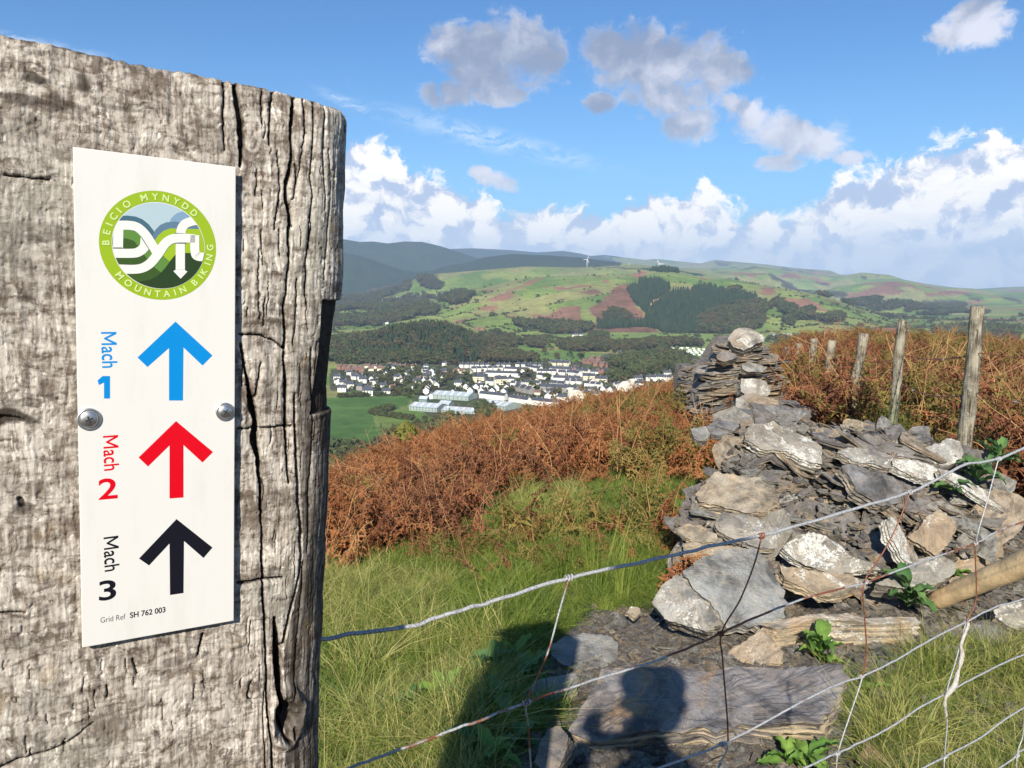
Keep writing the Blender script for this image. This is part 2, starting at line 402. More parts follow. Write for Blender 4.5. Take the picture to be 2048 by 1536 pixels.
BRACKEN = [z5((520, 455), (600, 450), (660, 470), (600, 540), (650, 600), (700, 660), (750, 740), (760, 800), (330, 800), (345, 700), (300, 650), (420, 560), (480, 500)),
           z5((230, 800), (500, 795), (800, 800), (900, 855), (260, 880)), z5((80, 660), (240, 635), (230, 700), (90, 690)), z5((1620, 470), (1720, 480), (1720, 540), (1640, 530)),
           z5((0, 720), (120, 700), (330, 760), (280, 800), (0, 760)), z4((1500, 680), (1700, 690), (1760, 640), (1920, 620), (1920, 780), (1700, 760)),
           z4((640, 400), (830, 410), (850, 450), (700, 450)), z4((1210, 570), (1350, 530), (1390, 500), (1600, 400), (1640, 410), (1420, 500), (1370, 560), (1250, 600)),
           z6((80, 250), (160, 260), (160, 310), (80, 310)), z6((150, 330), (400, 330), (500, 380), (480, 400), (300, 400)), z5((620, 380), (760, 350), (740, 380), (660, 410)),
           z6((1250, 290), (1450, 270), (1500, 300), (1300, 310)), z6((480, 650), (700, 535), (1000, 520), (1020, 560), (700, 620)), z4((80, 560), (160, 540), (250, 600), (100, 640))]
PLANT = [z5((680, 430), (760, 420), (850, 440), (940, 480), (930, 505), (840, 560), (740, 620), (680, 620), (640, 590), (590, 530), (610, 490), (690, 470)),
         z5((960, 515), (1090, 515), (1130, 485), (1230, 485), (1290, 510), (1280, 560), (1130, 590), (1060, 580), (900, 560)),
         z5((860, 570), (960, 520), (1060, 590), (1310, 570), (1440, 540), (1600, 570), (1600, 600), (1450, 620), (1300, 650), (1140, 720), (1150, 850), (900, 840), (780, 780), (720, 680), (690, 625), (800, 610)),
         z5((1310, 515), (1440, 540), (1600, 565), (1590, 590), (1300, 575)), z5((350, 740), (560, 755), (750, 765), (900, 800), (900, 815), (700, 790), (360, 790)),
         z5((300, 320), (520, 330), (800, 325), (1000, 350), (1180, 380), (1170, 395), (950, 365), (700, 345), (330, 328))]
LARCH = [z5((1140, 720), (1300, 650), (1450, 620), (1600, 585), (1670, 640), (1650, 730), (1600, 790), (1400, 850), (1150, 850))]
WOODS = [z5((0, 760), (120, 770), (330, 790), (230, 830), (0, 835)), z5((500, 660), (560, 670), (640, 720), (640, 750), (400, 750), (430, 700)), z5((1400, 490), (1440, 500), (1430, 530), (1390, 520)),
         z6((160, 350), (260, 390), (330, 430), (420, 410), (430, 470), (330, 490), (250, 440), (150, 380)), z6((460, 480), (630, 440), (640, 490), (520, 500)), z6((240, 490), (290, 470), (290, 510), (250, 525)),
         z6((440, 280), (560, 275), (700, 300), (640, 330), (480, 310)), z6((640, 350), (860, 310), (900, 350), (800, 390), (660, 370)), z6((800, 380), (1000, 350), (1030, 400), (880, 415), (800, 400)),
         z6((1040, 350), (1300, 340), (1500, 360), (1450, 400), (1200, 410), (1060, 430)), z6((480, 640), (760, 590), (1020, 560), (1200, 600), (1000, 640), (520, 680)), z6((140, 160), (330, 250), (300, 262), (160, 200)),
         z6((1290, 560), (1500, 530), (1871, 560), (1871, 700), (1300, 640)), z4((90, 560), (200, 530), (420, 470), (620, 440), (600, 500), (300, 600), (80, 650)), z4((640, 560), (800, 545), (950, 500), (1090, 540), (1060, 590), (960, 610), (800, 570)),
         z4((280, 610), (420, 590), (540, 640), (420, 680), (300, 660)), z4((560, 660), (660, 620), (820, 650), (800, 690), (600, 700)), z4((1430, 760), (1700, 760), (1920, 790), (1920, 850), (1700, 830), (1450, 790)),
         z6((1700, 315), (1800, 330), (1871, 370), (1780, 350)), z6((430, 225), (600, 230), (500, 240)), z6((1480, 330), (1600, 330), (1560, 350)), z4((660, 400), (720, 395), (900, 460), (850, 500), (700, 480)),
         z4((80, 730), (200, 700), (350, 740), (250, 780), (60, 770))]
TAN = [z5((950, 490), (1110, 485), (1130, 500), (1000, 515)), z5((740, 608), (830, 560), (880, 545), (930, 490), (940, 498), (890, 556), (840, 572), (750, 620)), z5((1130, 578), (1200, 552), (1210, 562), (1150, 588)), z5((1285, 550), (1300, 518), (1308, 530), (1295, 562)), z5((1460, 612), (1560, 588), (1565, 594), (1470, 622))]
def cover(x, y):
    """land cover by place: returns codes and field shade; 0 pasture 1 bracken 2 conifers 3 larch 4 broadleaf wood 5 bare track"""
    z = H(x, y); px, py = project(np.stack([x, y, z], -1)); r = np.hypot(x, y)
    px = px + 11 * fbm(x / 70, y / 70, 5, 4, .62); py = py + 5 * fbm(x / 70, y / 70, 9, 4, .62)
    c = np.zeros(np.shape(x), int); far = r > 1100
    n = fbm(x / 260, y / 260, 4.4, 4); az_ = np.arctan2(x, y)
    c[(r > 3400) & (n > .27) & (px > 1420)] = 4
    c[(r > 3400) & (n < -.26) & (px > 1380)] = 1
    c[(r > 1900) & (r < 5000) & (px < 850) & (n > .06)] = 4
    c[(r > 5000) & (px < 1240) & (px < 1240 + 100 * n)] = 2
    for polys, k, lo in ((BRACKEN, 1, 1300), (LARCH, 3, 2200), (PLANT, 2, 2200), (WOODS, 4, 1200), (TAN, 5, 2200)):
        for q in polys: c[far & (r > lo) & inpoly(px, py, q)] = k
    c[(r > 2150) & (r < 3250) & (fbm(x / 90, y / 90, 8.8, 4) < -.42) & (c == 0)] = 1
    return c, n
def fields(x, y, s=150.0):
    """a patchwork of hedged fields: cell value and distance to the nearest hedge line"""
    a = x + 40 * fbm(x / 400, y / 400, 1.1, 2); b = y + 40 * fbm(x / 400, y / 400, 7.7, 2)
    u = (a * .88 + b * .47) / s; v = (-a * .47 + b * .88) / (s * .8); u = u + .5 * (np.floor(v) % 2)
    fu, fv = u - np.floor(u), v - np.floor(v)
    return _h(np.floor(u).astype(int), np.floor(v).astype(int), np.int64(3)), np.minimum(np.minimum(fu, 1 - fu) * s, np.minimum(fv, 1 - fv) * s * .8)

# ---- the far land as one sheet, finer where the photograph looks
def polar(azs, rs): A_, R_ = np.meshgrid(azs, rs); return (R_ * np.sin(A_)), (R_ * np.cos(A_))
RN = 240.0
azs = np.unique(np.concatenate([np.linspace(R(-100), R(-16), 80), np.linspace(R(-16), R(38), 560), np.linspace(R(38), R(100), 60)]))
rs = np.concatenate([np.geomspace(RN, 800, 26, endpoint=False), np.linspace(800, 2150, 90, endpoint=False), np.linspace(2150, 3230, 100, endpoint=False), np.linspace(3230, 4450, 44, endpoint=False),
                     np.linspace(4450, 6250, 44, endpoint=False), np.linspace(6250, 8300, 36, endpoint=False), np.linspace(8300, 15500, 44)])
x, y = polar(azs, rs); z = H(x, y)
cc, nn = cover(x, y); fc, fd = fields(x, y)
G = [np.array(c_) for c_ in ((.165, .225, .055), (.215, .255, .070), (.125, .195, .045), (.235, .235, .085))]
colr = np.zeros(x.shape + (3,))
k = (fc * 4).astype(int).clip(0, 3)
for i in range(4): colr[k == i] = G[i]
f3 = fbm(x / 45, y / 45, 6.1, 3)[..., None]; f4 = fbm(x / 380, y / 380, 3.1, 3)[..., None]
colr = colr * (1 + .16 * f3 + .18 * f4)
moor = sstep(-20, 90, z)[..., None] * sstep(-.2, .35, f4)
colr = colr * (1 - moor * .8) + np.array((.215, .205, .095)) * moor * .8
for code, cl in ((1, (.235, .125, .078)), (2, (.030, .045, .022)), (3, (.085, .062, .034)), (4, (.070, .062, .034)), (5, (.40, .27, .16))):
    colr[cc == code] = np.array(cl) * (1 + .25 * f3[cc == code])
colr[cc == 1] *= (1 + .5 * f4[cc == 1])
r_ = np.hypot(x, y)
town = sstep(0, 1, (r_ < 1560) & (r_ > 780)) * sstep(R(-20), R(-14), np.arctan2(x, y))
px_, py_ = project(np.stack([x, y, z], -1))
townm = inpoly(px_, py_, [(660, 738), (760, 725), (960, 722), (1260, 705), (1400, 725), (1440, 800), (1300, 850), (1000, 850), (860, 835), (820, 800), (740, 790), (660, 780)])
colr[townm & (r_ < 1700)] = np.array((.085, .085, .060)) * (1 + .5 * f3[townm & (r_ < 1700)])
gp = townm & (fbm(x / 28, y / 28, 2.2, 3) > .12); colr[gp] = (.075, .105, .035)
sf = inpoly(px_, py_, [(660, 795), (780, 790), (830, 790), (815, 812), (745, 830), (750, 850), (812, 858), (770, 885), (700, 915), (620, 930), (560, 800)])
colr[sf & (r_ < 1200)] = np.array((.075, .145, .035)) * (1 + .06 * f3[sf & (r_ < 1200)])  # playing field: darker green, cloud shade put into its colour
ff = inpoly(px_, py_, z4((1380, 950), (1500, 930), (1640, 960), (1920, 960), (1920, 1040), (1700, 1050), (1560, 1040)) ) | inpoly(px_, py_, z5((0, 960), (430, 990), (200, 1060), (0, 1030))) | inpoly(px_, py_, z5((870, 950), (1220, 1000), (1210, 1060), (1050, 1050), (900, 990)))
colr[ff & (r_ > 1200)] = (.13, .21, .05)
lf = (r_ > 1750) & (r_ < 2200) & (px_ > 980); colr[lf] = np.array((.20, .27, .07)) * (1 + .12 * f4[lf])
nearw = (r_ < 800) & ~sf; colr[nearw] = np.array((.055, .052, .025)) * (1 + .5 * f3[nearw])
kn = (np.abs(r_ - 1620) < 320) & (px_ < 1040) & (z > FLOOR + 4); colr[kn] = (.03, .034, .016)
m_land, t, p = new_mat('land', .95, .1)
tcn = t.nodes.new('ShaderNodeTexCoord').outputs['Object']
n1_ = noise(t, tcn, .045, 5, .65); n2_ = noise(t, tcn, .006, 4, .6)
cm = mix(t, n1_.step(.32, .68), (.80, .80, .80), (1.22, 1.18, 1.15))
t.links.new(mix(t, 1.0, mix(t, 1.0, attr(t, 'col', 'Color'), cm, 'MULTIPLY'), mix(t, n2_.step(.35, .65), (.88, .9, .9), (1.1, 1.08, 1.05)), 'MULTIPLY'), p.inputs['Base Color'])
add_bump(t, p, n1_, .5, 3.0)
tag(obj('hills', mesh('hills', np.stack([x, y, z], -1), grid_faces(len(rs), len(azs))[:, ::-1], m_land, attrs={'col': colr.reshape(-1, 3)})), kind='structure')

# ---- the near hillside
def near_cover(x, y):
    """1 = bracken, 0 = grass; a third mask for bare slate scree"""
    z = H(x, y); px, py = project(np.stack([x, y, z], -1)); r = np.hypot(x, y)
    px = px + 30 * fbm(x * 1.3, y * 1.3, 4.2, 3); py = py + 24 * fbm(x * 1.3, y * 1.3, 8.2, 3)
    g = inpoly(px, py, [(-3000, 1170), (640, 1150), (760, 1130), (850, 1090), (930, 1050), (1040, 985), (1200, 960), (1330, 985), (1420, 960), (1440, 1010), (1330, 1090), (1320, 1160), (1310, 1240), (1340, 1300),
                        (1380, 1800), (6000, 6000), (-6000, 6000)])
    s = inpoly(px, py, [(1180, 1225), (1310, 1225), (1360, 1100), (1420, 960), (1500, 850), (1640, 870), (1900, 890), (2010, 1030), (2300, 1090), (2600, 1400), (2500, 1900), (1000, 1900), (1010, 1520), (1130, 1420), (960, 1425), (1010, 1370)])
    right = inpoly(px, py, [(1720, 1500), (1740, 1420), (1800, 1350), (1900, 1300), (2300, 1290), (2900, 1800), (1800, 2000)])
    return g, s, right
xs = np.concatenate([np.geomspace(.3, 9, 130, endpoint=False), np.geomspace(9, RN, 110)]); an = np.linspace(-math.pi, math.pi, 361)[:-1]
an = np.unique(np.concatenate([an[(an < R(-40)) | (an > R(50))], np.linspace(R(-40), R(50), 360)]))
x, y = polar(an, xs); z = H(x, y)
# stitch exactly onto the far sheet along the shared ring
g, s, rt = near_cover(x, y)
ncol = np.zeros(x.shape + (3,)); ncol[:] = (.075, .052, .03)
ncol[g] = (.085, .095, .03); ncol[s] = (.17, .155, .13); ncol[rt] = (.06, .07, .028)
V = np.stack([x, y, z], -1).reshape(-1, 3); fcs = grid_faces(len(xs), len(an), True)
V = np.vstack([V, [[0, 0, H(0.0, 0.0)]]]); nf = np.array([[j, (j + 1) % len(an), len(V) - 1, len(V) - 1] for j in range(len(an))])
m_soil, t, p = new_mat('hillside_soil', .95, .15)
tcn = t.nodes.new('ShaderNodeTexCoord').outputs['Object']
a1 = noise(t, tcn, 9, 6, .7); a2 = voro(t, tcn, 26, 'F1', 1)
t.links.new(mix(t, 1.0, attr(t, 'col', 'Color'), mix(t, a1.step(.3, .7), (.45, .45, .45), (1.6, 1.55, 1.5)), 'MULTIPLY'), p.inputs['Base Color'])
add_bump(t, p, a1, .9, .03)
ncol = np.vstack([ncol.reshape(-1, 3), [[.07, .08, .03]]])
hm = mesh('hillside', V, [list(q) for q in fcs[:, ::-1]] + [list(q[:3][::-1]) for q in nf], m_soil, attrs={'col': ncol})
tag(obj('hillside', hm), kind='structure')
# ================================================================== the timber post and the waymark sign on it
_R = np.array([[1, 0, 0], [0, -math.sin(PITCH), -math.cos(PITCH)], [0, math.cos(PITCH), -math.sin(PITCH)]])   # rows: camera right, down, forward
cam2w = lambda v: np.asarray(v) @ _R
SA = cam2w([.84617489, -.02190603, .53245486]); SB = cam2w([-.04486777, .99267850, .11214401]); SB = SB - SA * (SA @ SB); SB /= np.linalg.norm(SB)
SN = np.cross(SA, -SB)
if SN[1] > 0: SN = -SN
SO = EYE + cam2w([-.25086439, -.13553834, .43993840])        # the sign's top left corner
SM = Matrix([[SA[i], -SB[i], SN[i], SO[i]] for i in range(3)] + [[0, 0, 0, 1]])   # local axes: u right, -v up, w out
CL = np.array([(EYE - SO) @ SA, (EYE - SO) @ SB, (EYE - SO) @ SN])
def rl(px, py):
    d = ray(px, py); return np.stack([d @ SA, d @ SB, d @ SN], -1)
def suv(px, py, w=0.0):
    d = rl(px, py); k = (w - CL[2]) / d[..., 2]; return CL[0] + k * d[..., 0], CL[1] + k * d[..., 1]
WP = -.0065                                              # the post's face lies behind the sign
# section of the post: flat face, a broad worn corner, side, back
def section(s):
    """arc length -> (u, w, normal u, normal w); s = u on the flat face"""
    s = np.asarray(s, float); U0 = .1365; ra = .041; La = ra * math.pi / 2
    th = np.clip((s - U0) / ra, 0, math.pi / 2)
    u = np.where(s < U0, s, U0 + ra * np.sin(th)); w = np.where(s < U0, WP, WP - ra * (1 - np.cos(th)))
    ex = np.maximum(s - U0 - La, 0); w = w - ex
    thl = np.clip((-.10 - s) / .05, 0, math.pi / 2)
    m = s < -.10
    u = np.where(m, -.10 - .05 * np.sin(thl), u); w = np.where(m, WP - .05 * (1 - np.cos(thl)) - np.maximum(-.10 - s - .05 * math.pi / 2, 0), w)
    return u, w, np.where(m, -np.sin(thl), np.sin(th)), np.where(m, np.cos(thl), np.cos(th))
_ss = np.linspace(-.1, .22, 3000); _su, _sw, _, _ = section(_ss)
def post_sv(px, py):
    """photo pixel -> (s, v) on the post"""
    out = []
    for x_, y_ in zip(np.atleast_1d(px), np.atleast_1d(py)):
        d = rl(x_, y_); cr = (_su - CL[0]) * d[2] - (_sw - CL[2]) * d[0]
        i = np.where(np.sign(cr[:-1]) != np.sign(cr[1:]))[0]
        i = i[0] if len(i) else int(np.argmin(np.abs(cr)))
        k = (_sw[i] - CL[2]) / d[2]; out.append((_ss[i], CL[1] + k * d[1]))
    return np.array(out)
VT = -.0535
dense = np.arange(-.062, .196, .00058)
S_ = np.concatenate([np.linspace(-.33, -.062, 60, endpoint=False), dense, np.linspace(.196, .40, 30)])
V_ = np.concatenate([np.arange(0, .485, .00072), np.linspace(.49, 1.62, 60)])
SS, VV = np.meshgrid(S_, V_)
top = VT - .004 * sstep(.03, -.06, SS) + .004 * sstep(.09, .17, SS) + .0022 * fbm(SS * 60, 3.3, 0, 3) + .0012 * fbm(SS * 400, 1.3, 0, 2)
VV = top + VV * (1 - 0 * SS)
hh = np.zeros_like(SS); dark = np.zeros_like(SS)
hh += .0016 * fbm(SS * 22, VV * 16, 1, 3) * sstep(.095, .12, SS) + .0007 * fbm(SS * 22, VV * 16, 1, 3)
lw = 1 - .65 * sstep(.10, .13, SS)
wv = VV + .004 * fbm(SS * 20, VV * 20, 4, 2)
rib = fbm(SS * 26, wv * 190, 7, 3); hh += .0004 * rib * lw
rib2 = fbm(SS * 12, wv * 70, 17, 2); hh += .0011 * rib2 * lw
gr = fbm(SS * 900, VV * 75, 5, 3); hh += .00042 * gr
gr2 = fbm(SS * 330 + 2 * fbm(SS * 30, VV * 20, 2, 2), VV * 22, 9, 3); hh += .00060 * gr2
wx = fbm(SS * 30, VV * 24, 21, 3) * .03; mot = fbm((SS + wx) * 60, (VV + wx) * 130, 31, 5, .62); hh += .0009 * mot * lw
pit = fbm(SS * 420, VV * 300, 12, 3); hh -= .0008 * sstep(.25, .6, pit)
def crack(px, wid, dep, wig=1.0, edge=1.0):
    """carve a crack along a polyline traced in the photograph (pixel widths -> metres on the post)"""
    P = post_sv([p[0] for p in px], [p[1] for p in px]); P = catmull(P, 10)
    W_ = np.interp(np.linspace(0, 1, len(P)), np.linspace(0, 1, len(np.atleast_1d(wid))), np.atleast_1d(wid)) * .00033
    lo, hi = P.min(0) - .014, P.max(0) + .014
    rr = np.where((VV[:, 200] > lo[1]) & (VV[:, 200] < hi[1]))[0]; cc_ = np.where((SS[0] > lo[0]) & (SS[0] < hi[0]))[0]
    if not len(rr) or not len(cc_): return
    sl_ = np.s_[rr[0]:rr[-1] + 1, cc_[0]:cc_[-1] + 1]; s_ = SS[sl_]; v_ = VV[sl_]
    s_ = s_ + wig * (.0011 * fbm(v_ * 90, s_ * 90, 3 + len(px), 3) + .0005 * fbm(v_ * 420, s_ * 150, 5, 2)); v_ = v_ + wig * .0008 * fbm(s_ * 200, v_ * 60, 8, 2)
    best = np.full(s_.shape, 9.0)
    for i in range(len(P) - 1):
        a_, b_ = P[i], P[i + 1]; ab = b_ - a_; L_ = ab @ ab + 1e-12
        t_ = np.clip(((s_ - a_[0]) * ab[0] + (v_ - a_[1]) * ab[1]) / L_, 0, 1)
        d_ = np.hypot(s_ - a_[0] - t_ * ab[0], v_ - a_[1] - t_ * ab[1]) / (W_[i] * (1 - t_) + W_[i + 1] * t_)
        best = np.minimum(best, d_)
    q = 1 - sstep(.55, 1.15, best); hh[sl_] -= dep * q
    hh[sl_] -= .0007 * edge * (1 - sstep(1, 3.5, best)); dark[sl_] = np.maximum(dark[sl_], q * .9)
CR = [([(449, 160), (447, 233), (450, 300)], 2.0, .003), ([(469, 160), (477, 206), (484, 269), (481, 330)], [4, 7, 7, 3], .007), ([(547, 172), (541, 230), (539, 290)], 2.2, .003), ([(527, 168), (524, 200), (526, 250)], 1.6, .002),
      ([(590, 185), (586, 226), (582, 269), (585, 323), (576, 382), (586, 441), (582, 464), (582, 538), (574, 616), (578, 668), (578, 720), (583, 771), (584, 839), (588, 908), (596, 965)], [4, 5, 3, 5, 5, 3, 3, 4, 4, 5, 4, 3], .010),
      ([(606, 190), (612, 260), (604, 330), (590, 400)], 1.6, .002), ([(629, 193), (630, 240), (624, 343), (628, 420), (620, 558), (624, 610)], [4, 2, 2, 2.5, 2], .004), ([(652, 205), (648, 300), (655, 420)], 1.6, .003),
      ([(484, 690), (490, 735), (500, 771), (506, 812), (514, 839), (511, 870), (513, 890), (520, 925), (522, 976), (526, 1044), (526, 1087), (530, 1156), (533, 1200), (537, 1275), (543, 1344), (543, 1412), (554, 1463), (562, 1540)],
       [2, 3, 5, 9, 9, 10, 9, 5, 3, 3, 4, 4, 4, 4, 4, 4, 5], .012),
      ([(524, 727), (516, 770), (508, 800)], 2, .004), ([(605, 790), (608, 850), (612, 908), (619, 993), (625, 1078), (626, 1104), (619, 1173), (600, 1240), (590, 1290)], [3, 4, 5, 5, 5, 4, 5, 6], .012),
      ([(564, 1235), (572, 1290), (578, 1340), (584, 1390), (590, 1420)], [5, 13, 14, 10, 12], .016), ([(478, 668), (510, 670), (547, 679), (574, 696)], 2.2, .003), ([(476, 858), (520, 856), (560, 854), (598, 853)], 1.8, .003),
      ([(476, 1166), (500, 1164), (540, 1157), (583, 1153)], [5, 4, 3], .003), ([(-20, 1545), (40, 1520), (120, 1494), (188, 1444)], [3, 3, 2, 1], .003), ([(10, 350), (60, 356), (100, 358)], 2, .002), ([(0, 836), (20, 836), (45, 842)], [6, 5, 2], .003),
      ([(545, 1344), (533, 1420), (540, 1536)], 1.5, .003), ([(505, 1360), (498, 1395), (506, 1400)], 2, .003), ([(640, 700), (648, 850), (642, 1000), (640, 1100)], 2, .004), ([(634, 1120), (628, 1250), (622, 1380)], 2, .004),
      ([(580, 1440), (600, 1470), (618, 1472), (622, 1450)], 5, .007), ([(40, 1000), (44, 1012)], 6, .002), ([(0, 1225), (50, 1226)], 2, .002), ([(265, 1320), (272, 1350)], 2, .002), ([(212, 1370), (216, 1395)], 1.4, .002), ([(405, 1270), (398, 1310)], [4, 2], .003),
      ([(520, 500), (516, 560), (522, 640)], 1.3, .002), ([(555, 300), (560, 380), (552, 460)], 1.3, .0025), ([(600, 560), (604, 620), (598, 690)], 1.5, .003), ([(660, 300), (664, 420), (656, 560)], 1.4, .003)]
for c_ in CR: crack(*c_)
for k in range(46):                                        # short checks following the grain
    x_ = rng.uniform(480, 660); y_ = rng.uniform(200, 1500); L_ = rng.uniform(15, 70); crack([(x_, y_), (x_ + rng.uniform(-2, 2), y_ + L_ / 2), (x_ + rng.uniform(-3, 3), y_ + L_)], rng.uniform(.8, 1.6), .0018, 1, .4)
for k in range(20):
    x_ = rng.uniform(0, 450); y_ = rng.uniform(1290, 1500); L_ = rng.uniform(10, 45); crack([(x_, y_), (x_ + rng.uniform(-2, 2), y_ + L_ / 2), (x_ + 1, y_ + L_)], rng.uniform(.8, 1.4), .0012, 1, .4)
# the splintered side: right of the long check the wood turns away; dark brown, with its shade put into the colour
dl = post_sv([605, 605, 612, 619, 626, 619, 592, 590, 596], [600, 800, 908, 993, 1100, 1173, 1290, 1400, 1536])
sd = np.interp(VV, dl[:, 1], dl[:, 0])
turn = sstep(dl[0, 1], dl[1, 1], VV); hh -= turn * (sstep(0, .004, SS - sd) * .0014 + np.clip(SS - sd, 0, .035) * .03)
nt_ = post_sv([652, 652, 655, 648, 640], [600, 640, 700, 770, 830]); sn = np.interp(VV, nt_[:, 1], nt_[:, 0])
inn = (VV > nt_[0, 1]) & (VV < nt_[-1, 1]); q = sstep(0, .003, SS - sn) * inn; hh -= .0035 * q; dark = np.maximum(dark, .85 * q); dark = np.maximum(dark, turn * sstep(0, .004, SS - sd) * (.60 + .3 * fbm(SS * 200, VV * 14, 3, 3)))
kn_ = post_sv([598], [1430])[0]; dk = np.hypot((SS - kn_[0]) / .010, (VV - kn_[1]) / .013) + .25 * fbm(SS * 150, VV * 150, 3, 2)
hh += .005 * np.exp(-((dk - 1.5) / .35) ** 2); q = 1 - sstep(.7, 1.2, dk); hh -= .007 * q; dark = np.maximum(dark, q * .8)
# dark weather stains, knots
for x_, y_, a_, b_, k_ in [(82, 159, 22, 11, .75), (166, 167, 16, 20, .7), (50, 199, 34, 8, .6), (140, 218, 50, 14, .5), (275, 133, 24, 12, .55), (30, 265, 60, 30, .3), (500, 190, 22, 60, .35), (660, 180, 14, 40, .2), (545, 175, 50, 20, .25),
                           (20, 836, 45, 16, .8), (40, 1012, 14, 12, .6), (60, 980, 80, 30, .25), (100, 570, 60, 30, .3), (190, 1440, 60, 26, .25), (60, 1400, 90, 26, .35), (390, 1270, 60, 26, .25), (350, 1400, 90, 30, .22), (20, 1480, 70, 30, .3),
                           (550, 300, 60, 30, .25), (545, 1370, 30, 30, .25), (512, 640, 40, 60, .25), (540, 960, 34, 40, .3), (640, 1380, 30, 100, .5), (20, 610, 60, 30, .35), (240, 1310, 100, 22, .3), (20, 480, 50, 60, .2), (90, 700, 40, 60, .2), (600, 180, 80, 12, .35)]:
    P = post_sv([x_], [y_])[0]; d_ = np.hypot((SS - P[0]) / (a_ * .00033), (VV - P[1]) / (b_ * .00033)) + .9 * fbm(SS * 90, VV * 130, 4, 3)
    dark = np.maximum(dark, k_ * (1 - sstep(.5, 1.3, d_)))
for k in range(70):
    x_, y_ = (rng.uniform(-20, 470), rng.uniform(90, 1530)) if k < 45 else (rng.uniform(480, 650), rng.uniform(220, 1530)); P = post_sv([x_], [y_])[0]; a_, b_ = (rng.uniform(14, 60), rng.uniform(4, 14)) if k < 45 else (rng.uniform(3, 9), rng.uniform(30, 110))
    d_ = np.hypot((SS - P[0]) / (a_ * .00033), (VV - P[1]) / (b_ * .00033)) + .9 * fbm(SS * 110, VV * 130, 4 + k, 2); dark = np.maximum(dark, rng.uniform(.18, .5) * (1 - sstep(.5, 1.3, d_)))
edge = np.exp(-np.maximum(VV - VT, 0) / .004); dark = np.maximum(dark, edge * .45 * (.6 + .6 * fbm(SS * 80, 1, 1, 2)))
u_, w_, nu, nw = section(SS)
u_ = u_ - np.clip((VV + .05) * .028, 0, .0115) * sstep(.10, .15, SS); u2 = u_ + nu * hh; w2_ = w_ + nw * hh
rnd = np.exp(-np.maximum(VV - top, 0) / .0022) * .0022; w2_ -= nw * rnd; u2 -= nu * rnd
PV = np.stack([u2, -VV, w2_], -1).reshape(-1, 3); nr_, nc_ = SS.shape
fc_ = grid_faces(nr_, nc_)[:, ::-1]
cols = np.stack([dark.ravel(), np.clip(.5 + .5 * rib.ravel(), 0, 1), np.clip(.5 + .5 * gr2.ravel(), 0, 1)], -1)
m_wood, t, p = new_mat('weathered_timber', .85, .15)
tcn = t.nodes.new('ShaderNodeTexCoord').outputs['Object']
sp = t.nodes.new('ShaderNodeSeparateColor'); t.links.new(attr(t, 'wear_shade', 'Color'), sp.inputs[0]); dk_, rb_, gn_ = (S(o) for o in sp.outputs[:3])
wp = t.nodes.new('ShaderNodeVectorMath'); wp.operation = 'MULTIPLY_ADD'; t.links.new(noise(t, tcn, 34, 3, .6, out=1).k, wp.inputs[0]); wp.inputs[1].default_value = (.012, .016, .012); t.links.new(tcn, wp.inputs[2]); tw = wp.outputs[0]
g1 = noise(t, mapping(t, tw, scale=(520, 34, 60)), 1, 4, .6); g5 = noise(t, mapping(t, tw, scale=(210, 44, 60)), 1, 5, .7)
g2 = noise(t, mapping(t, tw, scale=(22, 34, 24)), 1, 7, .74, .4); g3 = noise(t, mapping(t, tw, scale=(38, 170, 60)), 1, 5, .7, .5); g4 = noise(t, tcn, 9, 3, .5); g6 = noise(t, tw, 190, 5, .75)
base_ = mix(t, (g2 * .36 + g5 * .46 + g3 * .30 + g6 * .22 - .17).step(.42, .57), (.150, .118, .092), (.47, .42, .355))
base_ = mix(t, g4.step(.48, .68) * .45, base_, (.27, .26, .215))
base_ = mix(t, (g1 * .35 + g6 * .45 + g2 * .4).step(.64, .72) * .75, base_, (.74, .69, .60))
base_ = mix(t, (g3 * .55 + g6 * .5).step(.49, .38) * .8, base_, (.075, .056, .043))
base_ = mix(t, (1 - rb_).step(.55, .85) * .25, base_, (.11, .082, .060))
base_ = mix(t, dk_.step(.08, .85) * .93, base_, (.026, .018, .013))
base_ = mix(t, noise(t, tcn, 26, 3, .5).step(.63, .72) * .22, base_, (.30, .20, .08))
t.links.new(base_, p.inputs['Base Color']); add_bump(t, p, g1 * .35 + g3 * .3 + g6 * .5, .8, .0018)
post = thing('timber_post', 'thick weathered grey timber post, cracked, carrying the white trail sign', 'post'); post.matrix_world = SM
pm = mesh('post_body', PV, fc_, m_wood, attrs={'wear_shade': cols}); obj('post_body', pm, post)
# cut top of the post, and its back
tp = np.stack([u2[0], -VV[0] , w2_[0]], -1); cen = tp.mean(0); cen[1] = -VT - .001
ring = []; K = 14
bk = np.array([[section(.40)[0], -VT, -.285], [.04, -VT, -.292], [section(-.33)[0], -VT, -.285]]); loop = np.vstack([tp[::2], bk])
for k in range(K): ring.append(loop + (cen - loop) * (k / K) + np.array([0, -.0012, 0]) * 0 + np.array([[0, .0018 * fbm(q[0] * 90 + k, q[2] * 90, 0, 2) * (k > 0), 0] for q in loop]))
tv = np.vstack(ring + [cen[None]]); n_ = len(loop); tf = [list(q) for q in grid_faces(K, n_, True)] + [[(K - 1) * n_ + j, (K - 1) * n_ + (j + 1) % n_, K * n_] for j in range(n_)]
wa = np.tile([.55, .4, .4], (len(tv), 1)); obj('end_grain', mesh('end_grain', tv, tf, m_wood, attrs={'wear_shade': wa}), post)
bl = np.array([[section(.40)[0], 0, section(.40)[1]], [.04, 0, -.292], [section(-.33)[0], 0, section(-.33)[1]]])
bv = np.vstack([bl + [0, -VT, 0], bl + [0, -1.62, 0]]); obj('post_back', mesh('post_back', bv, [[0, 1, 4, 3], [1, 2, 5, 4]], m_wood, smooth=False, attrs={'wear_shade': np.tile([.2, .5, .5], (6, 1))}), post)

